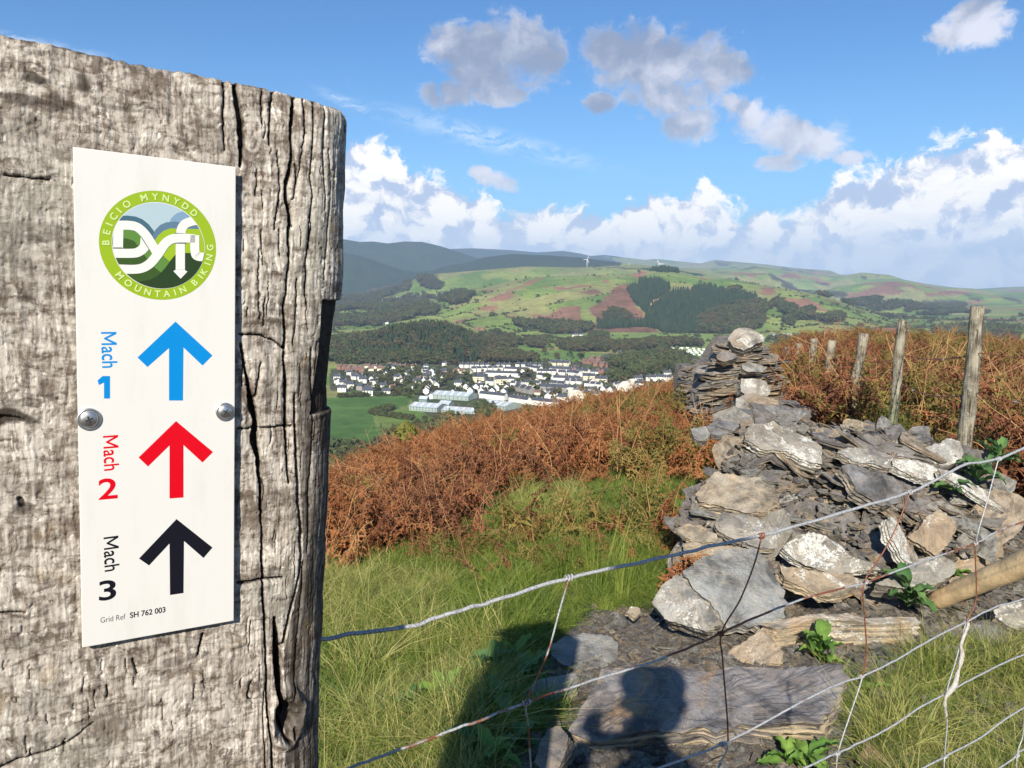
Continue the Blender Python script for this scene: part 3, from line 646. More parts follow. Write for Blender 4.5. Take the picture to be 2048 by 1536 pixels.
# ---- sign
def paint(name, c, rough=.35): return flat_mat(name, tuple(x * .72 for x in c), rough, .4, .02, 4)
sign = thing('trail_sign', 'white trail waymark plate screwed to the post, three arrows and a round logo', 'sign'); sign.matrix_world = SM
mw, t, p = new_mat('sign_white', .40, .35); tcn = t.nodes.new('ShaderNodeTexCoord').outputs['Object']
_g = noise(t, mapping(t, tcn, scale=(40, 9, 1)), 1, 5, .65); _s = noise(t, tcn, 330, 2, .5); _k = mix(t, _g.step(.52, .72) * .16, (.615, .60, .56), (.40, .37, .30)); t.links.new(mix(t, _s.step(.77, .80) * .6, _k, (.12, .10, .08)), p.inputs['Base Color'])
mb = MB(); mb.box((.045 * .9975, -.15, -.001), (.0898, .30, .002)); sm_ = mb.mesh('plate', mw); plate = obj('plate', sm_, sign)
bv_ = plate.modifiers.new('soft', 'BEVEL'); bv_.width = .0004; bv_.segments = 2
def flat2d(name, polys, mat, z, parent):
    """flat print: list of 2-D polygons in sign coordinates (u, v down)"""
    from mathutils.geometry import tessellate_polygon
    v, f = [], []
    for q in polys:
        q = [tuple(x) for x in q]
        if len(q) < 3: continue
        n0 = len(v); v += [(a_, -b_, z) for a_, b_ in q]
        for tr in tessellate_polygon([[Vector((a_, -b_, 0)) for a_, b_ in q]]): f.append([n0 + i for i in tr])
    me = mesh(name, v, f, mat, smooth=False); return obj(name, me, parent)
P2 = lambda pts: [tuple(float(k) for k in suv(x_, y_)) for x_, y_ in pts]
ARW = [((351, 643), .0, (0, .62, .90), 'arrow', [(351, 643), (425, 711), (405, 731), (367, 695), (366, 801), (338, 801), (338, 696), (295, 734), (275, 715)], 'blue arrow pointing up'),
       ((352, 842), .0, (.86, .01, .03), 'arrow', [(352, 842), (426, 904), (405, 925), (367, 890), (367, 995), (339, 997), (339, 891), (296, 933), (277, 915)], 'red arrow pointing up'),
       ((353, 1038), .0, (.012, .012, .02), 'arrow', [(353, 1038), (425, 1095), (407, 1116), (368, 1082), (367, 1186), (340, 1190), (339, 1087), (298, 1131), (278, 1117)], 'black arrow pointing up')]
SRGB = lambda r_, g_, b_: tuple(((x / 255) / 12.92 if x / 255 <= .04045 else ((x / 255 + .055) / 1.055) ** 2.4) for x in (r_, g_, b_))
PB, PR, PK = paint('print_blue', SRGB(0, 143, 220)), paint('print_red', SRGB(228, 0, 28)), paint('print_black', SRGB(22, 22, 34))
for (k, (c0, _, cl, nm, pp, lb)), mm in zip(enumerate(ARW), (PB, PR, PK)):
    tag(flat2d(nm, [P2(pp)], mm, .00006, sign), lb)
def glyphs(txt, bold=0.0, spacing=1.0):
    if txt[0] == 'M' and len(txt) > 1:
        v, f = glyphs(txt[1:], bold); M_ = [(0, 0), (0, .7), (.13, .7), (.40, .27), (.67, .7), (.80, .7), (.80, 0), (.685, 0), (.685, .50), (.44, .13), (.36, .13), (.115, .50), (.115, 0)]
        from mathutils.geometry import tessellate_polygon
        g = [list(q) for q in tessellate_polygon([[Vector((a_, b_, 0)) for a_, b_ in M_]])]; return np.vstack([M_, v - [v[:, 0].min() - .90, 0]]), g + [[i + len(M_) for i in q] for q in f]
    cu = bpy.data.curves.new('t', 'FONT'); cu.body = txt; cu.size = 1; cu.offset = bold; cu.space_character = spacing; cu.resolution_u = 6
    o = bpy.data.objects.new('t', cu); COL.objects.link(o); dg = bpy.context.evaluated_depsgraph_get(); dg.update()
    me = bpy.data.meshes.new_from_object(o.evaluated_get(dg)); v = np.array([q.co[:2] for q in me.vertices]); f = [list(q.vertices) for q in me.polygons]
    bpy.data.objects.remove(o); bpy.data.curves.remove(cu); bpy.data.meshes.remove(me); return v, f
def text_on(name, txt, p0, p1, cap, mat, bold=0.0, up=None, parent=None, z=.00006, mb=None):
    """text from sign point p0 to p1 along its baseline, capitals CAP high (sign metres)"""
    v, f = glyphs(txt, bold); p0, p1 = np.array(p0), np.array(p1); d = p1 - p0; L_ = np.linalg.norm(d); d /= L_
    upv = np.array([d[1], -d[0]]) if up is None else up                     # v grows downwards
    w0, w1 = v[:, 0].min(), v[:, 0].max(); x_ = (v[:, 0] - w0) / (w1 - w0) * L_; y_ = v[:, 1] / .70 * cap
    q = p0 + x_[:, None] * d + y_[:, None] * upv; vv = np.stack([q[:, 0], -q[:, 1], np.full(len(q), z)], -1)
    if mb is not None: mb.add(vv, f); return
    return obj(name, mesh(name, vv, f, mat, smooth=False), parent)
mm_ = .000325
for (y0, y1, xb), mm, dg_, bb in (((664, 736, 202), PB, '1', (194, 222, 752, 797)), ((872, 942, 206), PR, '2', (197, 235, 955, 1000)), ((1075, 1144, 207), PK, '3', (198, 232, 1158, 1203))):
    text_on('lettering', 'Mach', suv(xb, y0), suv(xb + 3, y1), 25 * mm_, mm, .012, None, sign)
    v, f = glyphs(dg_, .016); lo, hi = v.min(0), v.max(0); a0 = np.array(suv(bb[0], bb[3])); a1 = np.array(suv(bb[1], bb[2]))
    if dg_ == '1':
        flat2d('numeral', [P2([(195, 761), (205, 752), (220, 752), (220, 797), (208, 797), (208, 765), (198, 770)])], mm, .00006, sign); continue
    q = a0 + (v - lo) / (hi - lo) * (a1 - a0); obj('numeral', mesh('numeral', np.stack([q[:, 0], -q[:, 1], np.full(len(q), .00006)], -1), f, mm, smooth=False), sign)
PG = paint('print_grey', (.10, .10, .11))
text_on('lettering', 'Grid Ref', suv(201, 1246), suv(251, 1238), 11 * mm_, PG, .0, None, sign); text_on('lettering', 'SH 762 003', suv(260, 1236), suv(331, 1224), 11 * mm_, PK, .022, None, sign)
# round logo
LGc = np.array(suv(315.5, 490)); e1 = np.array(suv(198, 488)); e2 = np.array(suv(432, 492)); LR = np.linalg.norm(e2 - e1) / 2; LGc = (e1 + e2) / 2
LGc[1] = (suv(315, 380)[1] + suv(320, 601)[1]) / 2
lz = lambda pts: [tuple(np.array(suv(180 + a_ * .16928, 360 + b_ * .16928))) for a_, b_ in pts]
RI = LR * .785
def circ(r_, n=96, c_=None): c_ = LGc if c_ is None else c_; return [(c_[0] + r_ * math.cos(k * 2 * math.pi / n), c_[1] + r_ * math.sin(k * 2 * math.pi / n)) for k in range(n)]
def clip(poly, r_=None):
    r_ = r_ or RI; C_ = circ(r_, 72); out = [np.array(q) for q in poly]
    ar = sum(a_[0] * b_[1] - b_[0] * a_[1] for a_, b_ in zip(out, out[1:] + out[:1]))
    for a_, b_ in zip(C_, C_[1:] + C_[:1]):
        a_, b_ = np.array(a_), np.array(b_); e_ = b_ - a_; nrm = np.array([-e_[1], e_[0]]); res = []
        for p_, q_ in zip(out, out[1:] + out[:1]):
            dp, dq = (p_ - a_) @ nrm, (q_ - a_) @ nrm
            if dp >= 0: res.append(p_)
            if (dp >= 0) != (dq >= 0): res.append(p_ + (q_ - p_) * dp / (dp - dq))
        out = res
        if not out: return []
    return out
def smooth_poly(pts, n=5):
    P = np.array(pts + [pts[0]]); return [tuple(q) for q in catmull(P, n)[:-1]]
def stroke(pts, w_, sm=True):
    P = catmull(np.array(lz(pts)), 8) if sm else np.array(lz(pts)); T_ = np.gradient(P, axis=0); T_ /= np.linalg.norm(T_, axis=1, keepdims=True); N_ = np.stack([-T_[:, 1], T_[:, 0]], -1) * w_ / 2
    return [clip([P[i] - N_[i], P[i + 1] - N_[i + 1], P[i + 1] + N_[i + 1], P[i] + N_[i]]) for i in range(len(P) - 1)]
wz = .00033 * 95 * .1693
ring_ = [[a_, b_, c_, d_] for a_, b_, c_, d_ in zip(circ(LR), circ(LR)[1:] + circ(LR)[:1], circ(RI + .0004)[1:] + circ(RI + .0004)[:1], circ(RI + .0004))]
flat2d('logo_ring', ring_, paint('logo_lime', SRGB(158, 188, 30)), .00006, sign)
Z0 = .00006; dz = .00003
LAY = [('logo_sky', [circ(RI, 72)], (184, 205, 212)), ('logo_hill', [clip(lz([(930, 520), (960, 450), (1020, 395), (1100, 368), (1400, 300), (1400, 800), (930, 800)]))], (132, 165, 190)),
       ('logo_hill', [clip(lz([(200, 430), (440, 420), (540, 432), (620, 465), (690, 520), (745, 590), (790, 660), (800, 900), (200, 900)]))], (72, 108, 124)),
       ('logo_hill', [clip(lz([(730, 680), (770, 590), (830, 530), (900, 500), (1000, 490), (1500, 560), (1500, 900), (730, 900)]))], (98, 128, 150)),
       ('logo_hill', [clip(lz([(740, 760), (800, 660), (870, 600), (950, 572), (1500, 585), (1500, 870), (1115, 862), (1010, 880), (940, 972), (700, 1000)]))], (162, 192, 34)),
       ('logo_hill', [clip(lz([(300, 585), (480, 590), (560, 620), (620, 680), (660, 780), (760, 900), (860, 890), (945, 968), (840, 1092), (700, 1080), (560, 900), (300, 900)]))], (98, 142, 60)),
       ('logo_hill', [clip(lz([(300, 690), (430, 690), (520, 720), (570, 785), (540, 880), (640, 885), (700, 960), (760, 1030), (860, 1110), (760, 1180), (640, 1210), (200, 1300), (200, 800)]))], (62, 90, 34)),
       ('logo_hill', [clip(lz([(560, 1205), (700, 1180), (800, 1130), (890, 1040), (950, 950), (1010, 880), (1120, 862), (1500, 862), (1500, 1400), (400, 1500)]))], (44, 66, 28))]
for i, (nm, pl, cl) in enumerate(LAY): flat2d(nm, pl, paint(nm, SRGB(*cl)), Z0 + dz * i, sign)
zs = Z0 + dz * len(LAY); wm_ = paint('print_white', SRGB(240, 240, 232))
rivers = stroke([(250, 865), (500, 865), (580, 845), (640, 790), (655, 690)], wz) + stroke([(335, 560), (330, 802)], wz, False)
flat2d('logo_stroke', rivers, wm_, zs, sign)
gl = paint('logo_line', SRGB(110, 120, 110)); flat2d('logo_line', stroke([(612, 680), (690, 800), (760, 880)], wz * .16, False) + stroke([(282, 803), (380, 803)], wz * .13, False), gl, zs + dz, sign)
flat2d('logo_stroke', stroke([(250, 538), (450, 535), (560, 560), (650, 640), (720, 745), (785, 850)], wz), wm_, zs + 2 * dz, sign)
flat2d('logo_stroke', stroke([(1070, 640), (1085, 570), (1130, 515), (1220, 485), (1320, 480)], wz) + stroke([(1066, 735), (1066, 1062)], wz, False) + [lz([(984, 1077), (1018, 1055), (1112, 1060), (1150, 1082), (1070, 1166)])], wm_, zs + 2 * dz, sign)
flat2d('logo_line', stroke([(745, 880), (830, 790)], wz * .25, False) + stroke([(1000, 634), (1120, 640)], wz * .2, False) + stroke([(1000, 742), (1130, 745)], wz * .2, False), gl, zs + 3 * dz, sign)
flat2d('logo_stroke', stroke([(300, 1050), (560, 1052), (690, 1000), (790, 890), (880, 760), (960, 700), (1060, 686), (1240, 692)], wz) + stroke([(1236, 650), (1240, 850), (1275, 903), (1400, 910)], wz), wm_, zs + 4 * dz, sign)
ml = MB(); zc = np.array([798, 768.0])
def ring_text(items, flip):
    for ch, zx, zy in items:
        q = np.array(lz([(zx, zy)])[0]); d = q - LGc; d /= np.linalg.norm(d); cpt = LGc + d * LR * .890; up = d if not flip else -d
        if not flip: bd = np.array([-up[1], up[0]])
        else: bd = np.array([-up[1], up[0]])
        v, f = glyphs(ch, .03); v = v - (v.min(0) + v.max(0)) / 2; h = LR * .115 / .70; qq = cpt + v[:, :1] * h * bd + v[:, 1:] * h * up
        ml.add(np.stack([qq[:, 0], -qq[:, 1], np.full(len(qq), zs)], -1), f)
ring_text([('B', 200, 740), ('E', 210, 620), ('I', 240, 530), ('C', 290, 440), ('I', 350, 365), ('O', 440, 295), ('M', 640, 215), ('Y', 770, 205), ('N', 895, 220), ('Y', 1020, 250), ('D', 1130, 305), ('D', 1230, 390)], False)
ring_text([('M', 350, 1130), ('O', 455, 1215), ('U', 565, 1285), ('N', 680, 1325), ('T', 797, 1345), ('A', 905, 1335), ('I', 1000, 1315), ('N', 1090, 1285), ('B', 1235, 1210), ('I', 1310, 1145), ('K', 1350, 1085), ('I', 1385, 990), ('N', 1410, 915), ('G', 1425, 800)], True)
obj('lettering', ml.mesh('lettering', paint('logo_text', SRGB(215, 235, 150))), sign)
# screws: flanged pan heads
m_steel = flat_mat('screw_steel', (.58, .56, .53), .38, .5, .12, 300, 1.0)
m_slot = flat_mat('screw_recess', (.03, .03, .03), .6, .3)
for x_, y_, r_, tw in ((178, 838, 21 * .000315, .4), (450, 823, 18 * .00033, 1.0)):
    u0, v0 = suv(x_, y_); pr = [(1, .0), (1, .0009), (.92, .0013), (.80, .0011), (.74, .0006), (.71, .0021), (.58, .0026), (0.001, .0027)]
    vv, ff = [], []
    for rr_, zz in pr: vv += [(rr_ * r_ * math.cos(k * math.pi / 14), rr_ * r_ * math.sin(k * math.pi / 14), zz) for k in range(28)]
    ff = [list(q) for q in grid_faces(len(pr), 28, True)] + [[7 * 28 + k for k in range(28)]]
    sc = thing('screw', 'shiny pan head screw at the %s edge of the white sign' % ('left' if x_ < 300 else 'right'), 'screw', group='screws holding the sign'); sc.matrix_world = SM @ Matrix.Translation((u0, -v0, .0001)) @ Matrix.Rotation(tw, 4, 'Z')
    obj('screw_head', mesh('screw_head', vv, ff, m_steel), sc)
    rc = MB(); rc.box((0, 0, .0026), (r_ * .66, r_ * .13, .0005)); rc.box((0, 0, .00262), (r_ * .13, r_ * .66, .0005)); obj('recess', rc.mesh('recess', m_slot), sc)
# ================================================================== stock netting from the post, barbed wire fence on the right
def wire_mat(name, rust):
    m, t, p = new_mat(name, .5, .5); tcn = t.nodes.new('ShaderNodeTexCoord').outputs['Object']
    n = noise(t, tcn, 14, 4, .6); f = noise(t, tcn, 420, 3, .6)
    z_ = mix(t, f.step(.38, .55), (.22, .225, .24), (.42, .42, .41)); r_ = mix(t, f.step(.3, .7), (.10, .035, .018), (.30, .10, .045))
    lo, hi = rust; t.links.new(mix(t, n.step(lo, hi), z_, r_), p.inputs['Base Color']); p.inputs['Metallic'].default_value = .15
    add_bump(t, p, f, .5, .0006); return m
WG, WM, WR = wire_mat('galvanised_wire', (.66, .74)), wire_mat('rusting_wire', (.46, .54)), wire_mat('rusty_wire', (.20, .26))
FA = np.array([-.18, .72]); FB = np.array([.88, 1.35]); FD = (FB - FA) / np.linalg.norm(FB - FA); FN = np.array([-FD[1], FD[0], 0])
def onf(px, py, off=0.0):
    """a photo pixel on the upright plane of the netting"""
    d = ray(px, py); k = ((np.array([FA[0], FA[1], 0]) - EYE) @ FN + off) / (d @ FN); return EYE + k * d
netf = thing('wire_netting', 'sagging galvanised stock netting with rusty stays, running right from the post', 'fence')
LW = [[(600, 1284), (640, 1279), (700, 1268), (780, 1258), (830, 1250), (900, 1226), (960, 1210), (1040, 1185), (1137, 1156), (1250, 1131), (1360, 1108), (1430, 1090), (1522, 1072), (1600, 1050), (1700, 1020), (1818, 985), (1880, 955), (1930, 930), (1997, 918), (2070, 886), (2300, 800), (2700, 720)],
      [(560, 1585), (695, 1536), (760, 1513), (830, 1489), (900, 1460), (960, 1440), (1052, 1406), (1130, 1378), (1200, 1357), (1300, 1325), (1380, 1295), (1441, 1267), (1520, 1232), (1600, 1200), (1730, 1165), (1830, 1128), (1950, 1087), (2000, 1060), (2070, 1036), (2300, 960), (2700, 880)],
      [(900, 1700), (1200, 1590), (1320, 1536), (1370, 1518), (1445, 1488), (1520, 1450), (1600, 1405), (1660, 1375), (1722, 1353), (1790, 1322), (1860, 1280), (1931, 1245), (1990, 1215), (2070, 1190), (2300, 1110), (2700, 1020)],
      [(1200, 1740), (1450, 1620), (1600, 1540), (1674, 1507), (1720, 1485), (1780, 1455), (1840, 1415), (1892, 1387), (1960, 1350), (2070, 1300), (2300, 1220), (2700, 1120)],
      [(1500, 1740), (1700, 1620), (1840, 1540), (1889, 1514), (1960, 1475), (2070, 1404), (2300, 1310), (2700, 1220)],
      [(1700, 1720), (2000, 1535), (2033, 1511), (2070, 1490), (2300, 1400), (2700, 1300)]]
for k, pts in enumerate(LW):
    P = catmull(np.array([onf(*q) for q in pts]), 9); P = P + np.stack([fbm(np.arange(len(P)) * .35, k * 7.1, c_, 2) for c_ in (1, 2, 3)], -1) * .0012
    v, f = tube(P, .0023 if k == 0 else .00155, 8); obj('line_wire', mesh('line_wire', v, f, (WG, WM, WG, WG, WG, WG)[k]), netf)
ST = [[(1140, 1150), (1137, 1160), (1118, 1225), (1094, 1310), (1054, 1403), (1056, 1450), (1062, 1540), (1066, 1620)], [(1524, 1066), (1522, 1078), (1508, 1130), (1480, 1200), (1443, 1266), (1446, 1330), (1456, 1482), (1438, 1530), (1410, 1610)],
      [(1820, 983), (1816, 995), (1790, 1060), (1760, 1115), (1728, 1166), (1729, 1230), (1733, 1300), (1725, 1353), (1700, 1430), (1676, 1506), (1672, 1560), (1668, 1640)],
      [(1998, 914), (1995, 925), (1975, 1000), (1952, 1086), (1953, 1170), (1950, 1210), (1932, 1246), (1912, 1320), (1893, 1387), (1894, 1450), (1889, 1514), (1886, 1600)], [(2150, 860), (2120, 1010), (2090, 1180), (2075, 1300), (2052, 1400), (2046, 1470), (2034, 1511), (2032, 1600)]]
KN = [[(1137, 1156), (1052, 1406)], [(1522, 1072), (1441, 1267), (1445, 1488)], [(1818, 985), (1730, 1165), (1722, 1353), (1674, 1507)], [(1997, 918), (1950, 1087), (1931, 1245), (1892, 1387), (1889, 1514)], [(2033, 1511)]]
RM = [[WM], [WR], [WM], [WM], [WG]]
for k, pts in enumerate(ST):
    kn = [q for q in KN[k]]; P = catmull(np.array([onf(*q, -.002) for q in pts]), 6)
    ys = [project(q)[1] for q in P]; cuts = [0] + [int(np.argmin(np.abs(np.array(ys) - q[1]))) for q in kn] + [len(P) - 1]
    for a_, b_ in zip(cuts, cuts[1:]):
        if b_ - a_ < 2: continue
        py_m = (ys[a_] + ys[b_]) / 2
        mt = WR if (k == 1 and py_m < 1480) or (k == 2 and py_m < 1355) or (k == 3 and 1085 < py_m < 1240) else (WM if k == 0 else WG)
        v, f = tube(P[a_:b_ + 1], .00115, 7); obj('stay_wire', mesh('stay_wire', v, f, mt), netf)
    for j, q in enumerate(kn):
        c_ = onf(*q); c2 = onf(q[0] + 10, q[1] - 3); ax = c2 - c_; ax /= np.linalg.norm(ax); rr_ = .0034 if j == 0 else .0026
        e_ = np.cross(ax, [0, 0, 1]); e_ /= np.linalg.norm(e_); g_ = np.cross(e_, ax); th = np.linspace(0, 4.6 * math.pi, 46)
        P = c_ + ax * ((th / th[-1] - .5) * .0095)[:, None] + rr_ * (np.cos(th)[:, None] * e_ + np.sin(th)[:, None] * g_)
        v, f = tube(P, .0011, 6); obj('knot', mesh('knot', v, f, WR if (k, j) in ((1, 0), (1, 1)) else WG), netf)
# sheep's wool caught on the netting
m_wool = flat_mat('wool', (.80, .75, .65), .95, .1, .08, 200, 0, .8, 900)
P = catmull(np.array([onf(x_, y_, -.006) for x_, y_ in [(1938, 1246), (1932, 1262), (1922, 1290), (1924, 1310), (1916, 1345), (1908, 1372), (1893, 1392), (1890, 1412), (1894, 1436)]]), 8)
n_ = len(P); r_ = .0042 * (.75 + .45 * vn(np.arange(n_) * .33, 3.3)) * np.sin(np.linspace(.25, math.pi - .12, n_)) ** .5
wool = MB(); v, f = tube(P, r_, 10); v = v + np.stack([vn(v[:, 0] * 900, v[:, 2] * 900, c_) for c_ in (1, 5, 9)], -1) * .0009; wool.add(v, f)
for k in range(140):
    i = rng.integers(2, n_ - 2); d = rng.normal(size=3); d /= np.linalg.norm(d); a_ = P[i] + d * r_[i] * .6; e_ = a_ + d * rng.uniform(.002, .006) + np.array([0, 0, -.004]) * rng.random(); v, f = tube(np.array([a_, (a_ + e_) / 2 + rng.normal(size=3) * .001, e_]), [.0004, .0003, .0001], 3, False); wool.add(v, f)
tag(obj('wool_tuft', wool.mesh('wool_tuft', m_wool, True)), 'twisted strand of white sheep wool caught on the netting', 'wool')
# ================================================================== slate: slabs, the tumbled wall, the far wall end
def slate_mat(name, lichen=.5, ochre=.3, tone=(.17, .165, .16), moss=.1):
    m, t, p = new_mat(name, .72, .35)
    g = t.nodes.new('ShaderNodeTexCoord').outputs['Object']; oi = t.nodes.new('ShaderNodeObjectInfo'); rnd_ = S(oi.outputs['Random'])
    sh = t.nodes.new('ShaderNodeVectorMath'); sh.operation = 'MULTIPLY_ADD'; t.links.new(g, sh.inputs[0]); sh.inputs[1].default_value = (1, 1, 1)
    t.links.new(comb(t, rnd_ * 31, rnd_ * 57, rnd_ * 13), sh.inputs[2]); g = sh.outputs[0]
    a = noise(t, g, 5, 6, .65, .6); b = noise(t, g, 22, 6, .7, .4); lay = noise(t, mapping(t, g, scale=(3, 3, 70)), 1, 4, .6, .3); f = noise(t, g, 95, 4, .7)
    c = mix(t, a.step(.34, .66), tuple(x * .45 for x in tone), tuple(x * 1.75 for x in tone))
    c = mix(t, (b * .6 + rnd_ * .35).step(.35, .62) * .5, c, (tone[0] * 1.35, tone[1] * 1.16, tone[2] * .92))
    at_ = S(t.nodes.new('ShaderNodeNewGeometry').outputs['Pointiness'])
    side = attr(t, 'side')
    c = mix(t, side * lay.step(.40, .62) * (.35 + ochre), c, (.44, .345, .21))
    c = mix(t, side * lay.step(.55, .35) * .7, c, (.055, .045, .038))
    c = mix(t, noise(t, g, 3.2, 4, .6, .8).step(.56, .68) * ochre, c, (.42, .25, .11))
    lk = (noise(t, g, 7.5, 6, .72, .5) * .75 + f * .25 + (rnd_ - .5) * .12)
    c = mix(t, lk.step(.63 - .13 * lichen, .69 - .13 * lichen) * min(1, .35 + lichen), c, mix(t, (f * .6 + b * .5).step(.42, .66), (.26, .255, .23), (.62, .60, .53)))
    c = mix(t, noise(t, g, 11, 3, .6).step(.66, .73) * moss * 2, c, (.14, .17, .03))
    c = mix(t, f.step(.62, .8) * .5, c, (.05, .045, .04))
    fl_ = noise(t, g, 3.2, 7, .58, .9) * 24; ter = fl_._m('FLOOR'); fr = (fl_ - ter); edge_ = fr.step(.22, .0) * noise(t, g, 6, 2, .5).step(.36, .52)
    c = mix(t, edge_ * .45, c, tuple(x * .22 for x in tone)); hue = (ter * .37)._m('FRACT'); c = mix(t, hue.step(.2, .9) * .38, c, (tone[0] * 1.9, tone[1] * 1.6, tone[2] * 1.3))
    t.links.new(c, p.inputs['Base Color']); add_bump(t, p, b * .5 + f * .25 + lay * side * .8 + ter * .10, 1.0, .012); return m
MS = [slate_mat('slate_dark', .16, .18, (.120, .118, .118)), slate_mat('slate_lichened', .85, .25, (.18, .175, .16)), slate_mat('slate_brown', .35, .45, (.205, .172, .132)),
      slate_mat('slate_grey', .25, .12, (.17, .172, .162), .05), slate_mat('slate_ochre', .55, .9, (.21, .18, .135)), slate_mat('slate_purple', .26, .75, (.128, .120, .117), .02), slate_mat('slate_cream', .75, .5, (.26, .235, .195), .02)]
def stone_mesh(name, outline, n, thick, mat, seed=0, rough=1.0, ns=64, inner=8, rows=5, chip=.18):
    """a slab: OUTLINE = 3-D corners of its broad face, N its normal; strata show on the broken sides"""
    o = np.asarray(outline, float); n = np.asarray(n, float); n /= np.linalg.norm(n); c = o.mean(0)
    e1_ = o[0] - c; e1_ -= n * (e1_ @ n); e1_ /= np.linalg.norm(e1_); e2_ = np.cross(n, e1_)
    ang = np.arctan2((o - c) @ e2_, (o - c) @ e1_)
    if ((np.diff(np.unwrap(ang))).mean()) < 0: o = o[::-1]
    seg = np.vstack([o, o[:1]]); L_ = np.r_[0, np.cumsum(np.linalg.norm(np.diff(seg, axis=0), axis=1))]
    tt = np.linspace(0, L_[-1], ns, endpoint=False); B = np.stack([np.interp(tt, L_, seg[:, k]) for k in range(3)], -1)
    size = L_[-1] / 4; s_ = seed * 7.77
    jag = (fbm(tt / size * 5, s_, 0, 3, .6) * .045 + vn(tt / size * 17, s_ + 4) * .024 + vn(tt / size * 41, s_ + 8) * .012) * size * rough
    rad = (B - c); rad /= np.linalg.norm(rad, axis=1, keepdims=True); B = B + rad * jag[:, None]
    V_, A_ = [], []
    for k in range(inner + 1):
        q = ((k + .0) / inner) ** .8; P = c + (B - c) * max(q, .02) 
        ab = np.stack([(P - c) @ e1_, (P - c) @ e2_], -1)
        st = fbm(ab[:, 0] / size * 2.6 + s_, ab[:, 1] / size * 2.6, s_, 3); stp = np.floor(st * 9) / 9 * .8 + st * .2
        dz_ = stp * .10 * min(size, thick * 5) * rough + fbm(ab[:, 0] / size * 12, ab[:, 1] / size * 12, s_, 3) * .010 * size
        V_.append(P + n * dz_[:, None]); A_.append(np.full(ns, 0.0 if k < inner else .35)); edge_ = dz_
    for k in range(1, rows + 1):
        f_ = k / rows; lay = vn(np.full(ns, f_ * 9 + s_), tt / size * 3.2) * .035 + vn(np.full(ns, f_ * 31 + s_), tt / size * 10) * .020
        P = B + rad * ((lay - .03 * (k % 2)) * size * rough - chip * thick * f_ * .35 * (1 + .8 * vn(tt / size * 2, s_ + 9)))[:, None] - n * (thick * f_ * (1 + .25 * vn(tt / size * 1.5, s_ + 2)) - edge_)[:, None]
        V_.append(P); A_.append(np.ones(ns))
    bot = c - n * thick; V_.append(np.repeat(bot[None], 1, 0)); A_.append(np.ones(1))
    V = np.vstack(V_); nr = inner + 1 + rows; f = [list(q) for q in grid_faces(nr, ns, True)] + [[(nr - 1) * ns + j, (nr - 1) * ns + (j + 1) % ns, nr * ns] for j in range(ns)]
    f.append(list(range(ns))[::-1])
    me = mesh(name, V, f, mat, smooth=False, attrs={'side': np.concatenate(A_)})
    sm = np.zeros(len(me.polygons), bool); sm[:max(inner - 4, 0) * ns] = inner < 5; me.polygons.foreach_set('use_smooth', sm)
    return me
zA = lambda *p: land(p, .3906, 1248, 1136)
z7 = lambda *p: land(p, .375, 1280, 800)
zB = lambda *p: land(p, .3418, 640, 1100)
def ydep(px, py):
    """distance of the tumbled slates seen at a photo pixel"""
    g = ground_at(px, py)[..., 1]
    return np.where(np.asarray(py) > 1250, g, np.minimum(3.55 + (1250 - py) / 400 * 1.15, g))
def slab(name, poly, n, thick, mat, label, dd=0.0, cat='stone', seed=0, dep=None, parent=None, **kw):
    c = np.mean(poly, 0); d0 = float(ydep(c[0], c[1])) + dd if dep is None else dep
    if c[1] > 1200: g_ = at(c[0], c[1], d0)[2]; d0 *= (1.5 - g_ - thick * .85) / (1.5 - g_)
    A = at(c[0], c[1], d0); n = np.array(n, float); n /= np.linalg.norm(n)
    if (EYE - A) @ n < 0: n = -n
    D = ray([q[0] for q in poly], [q[1] for q in poly]); k = ((A - EYE) @ n) / (D @ n); P = EYE + D * k[:, None]
    me = stone_mesh(name, P - A, n, thick, mat, seed, **kw); o = obj(name, me, parent, A)
    if parent is None: tag(o, label, cat)
    return o
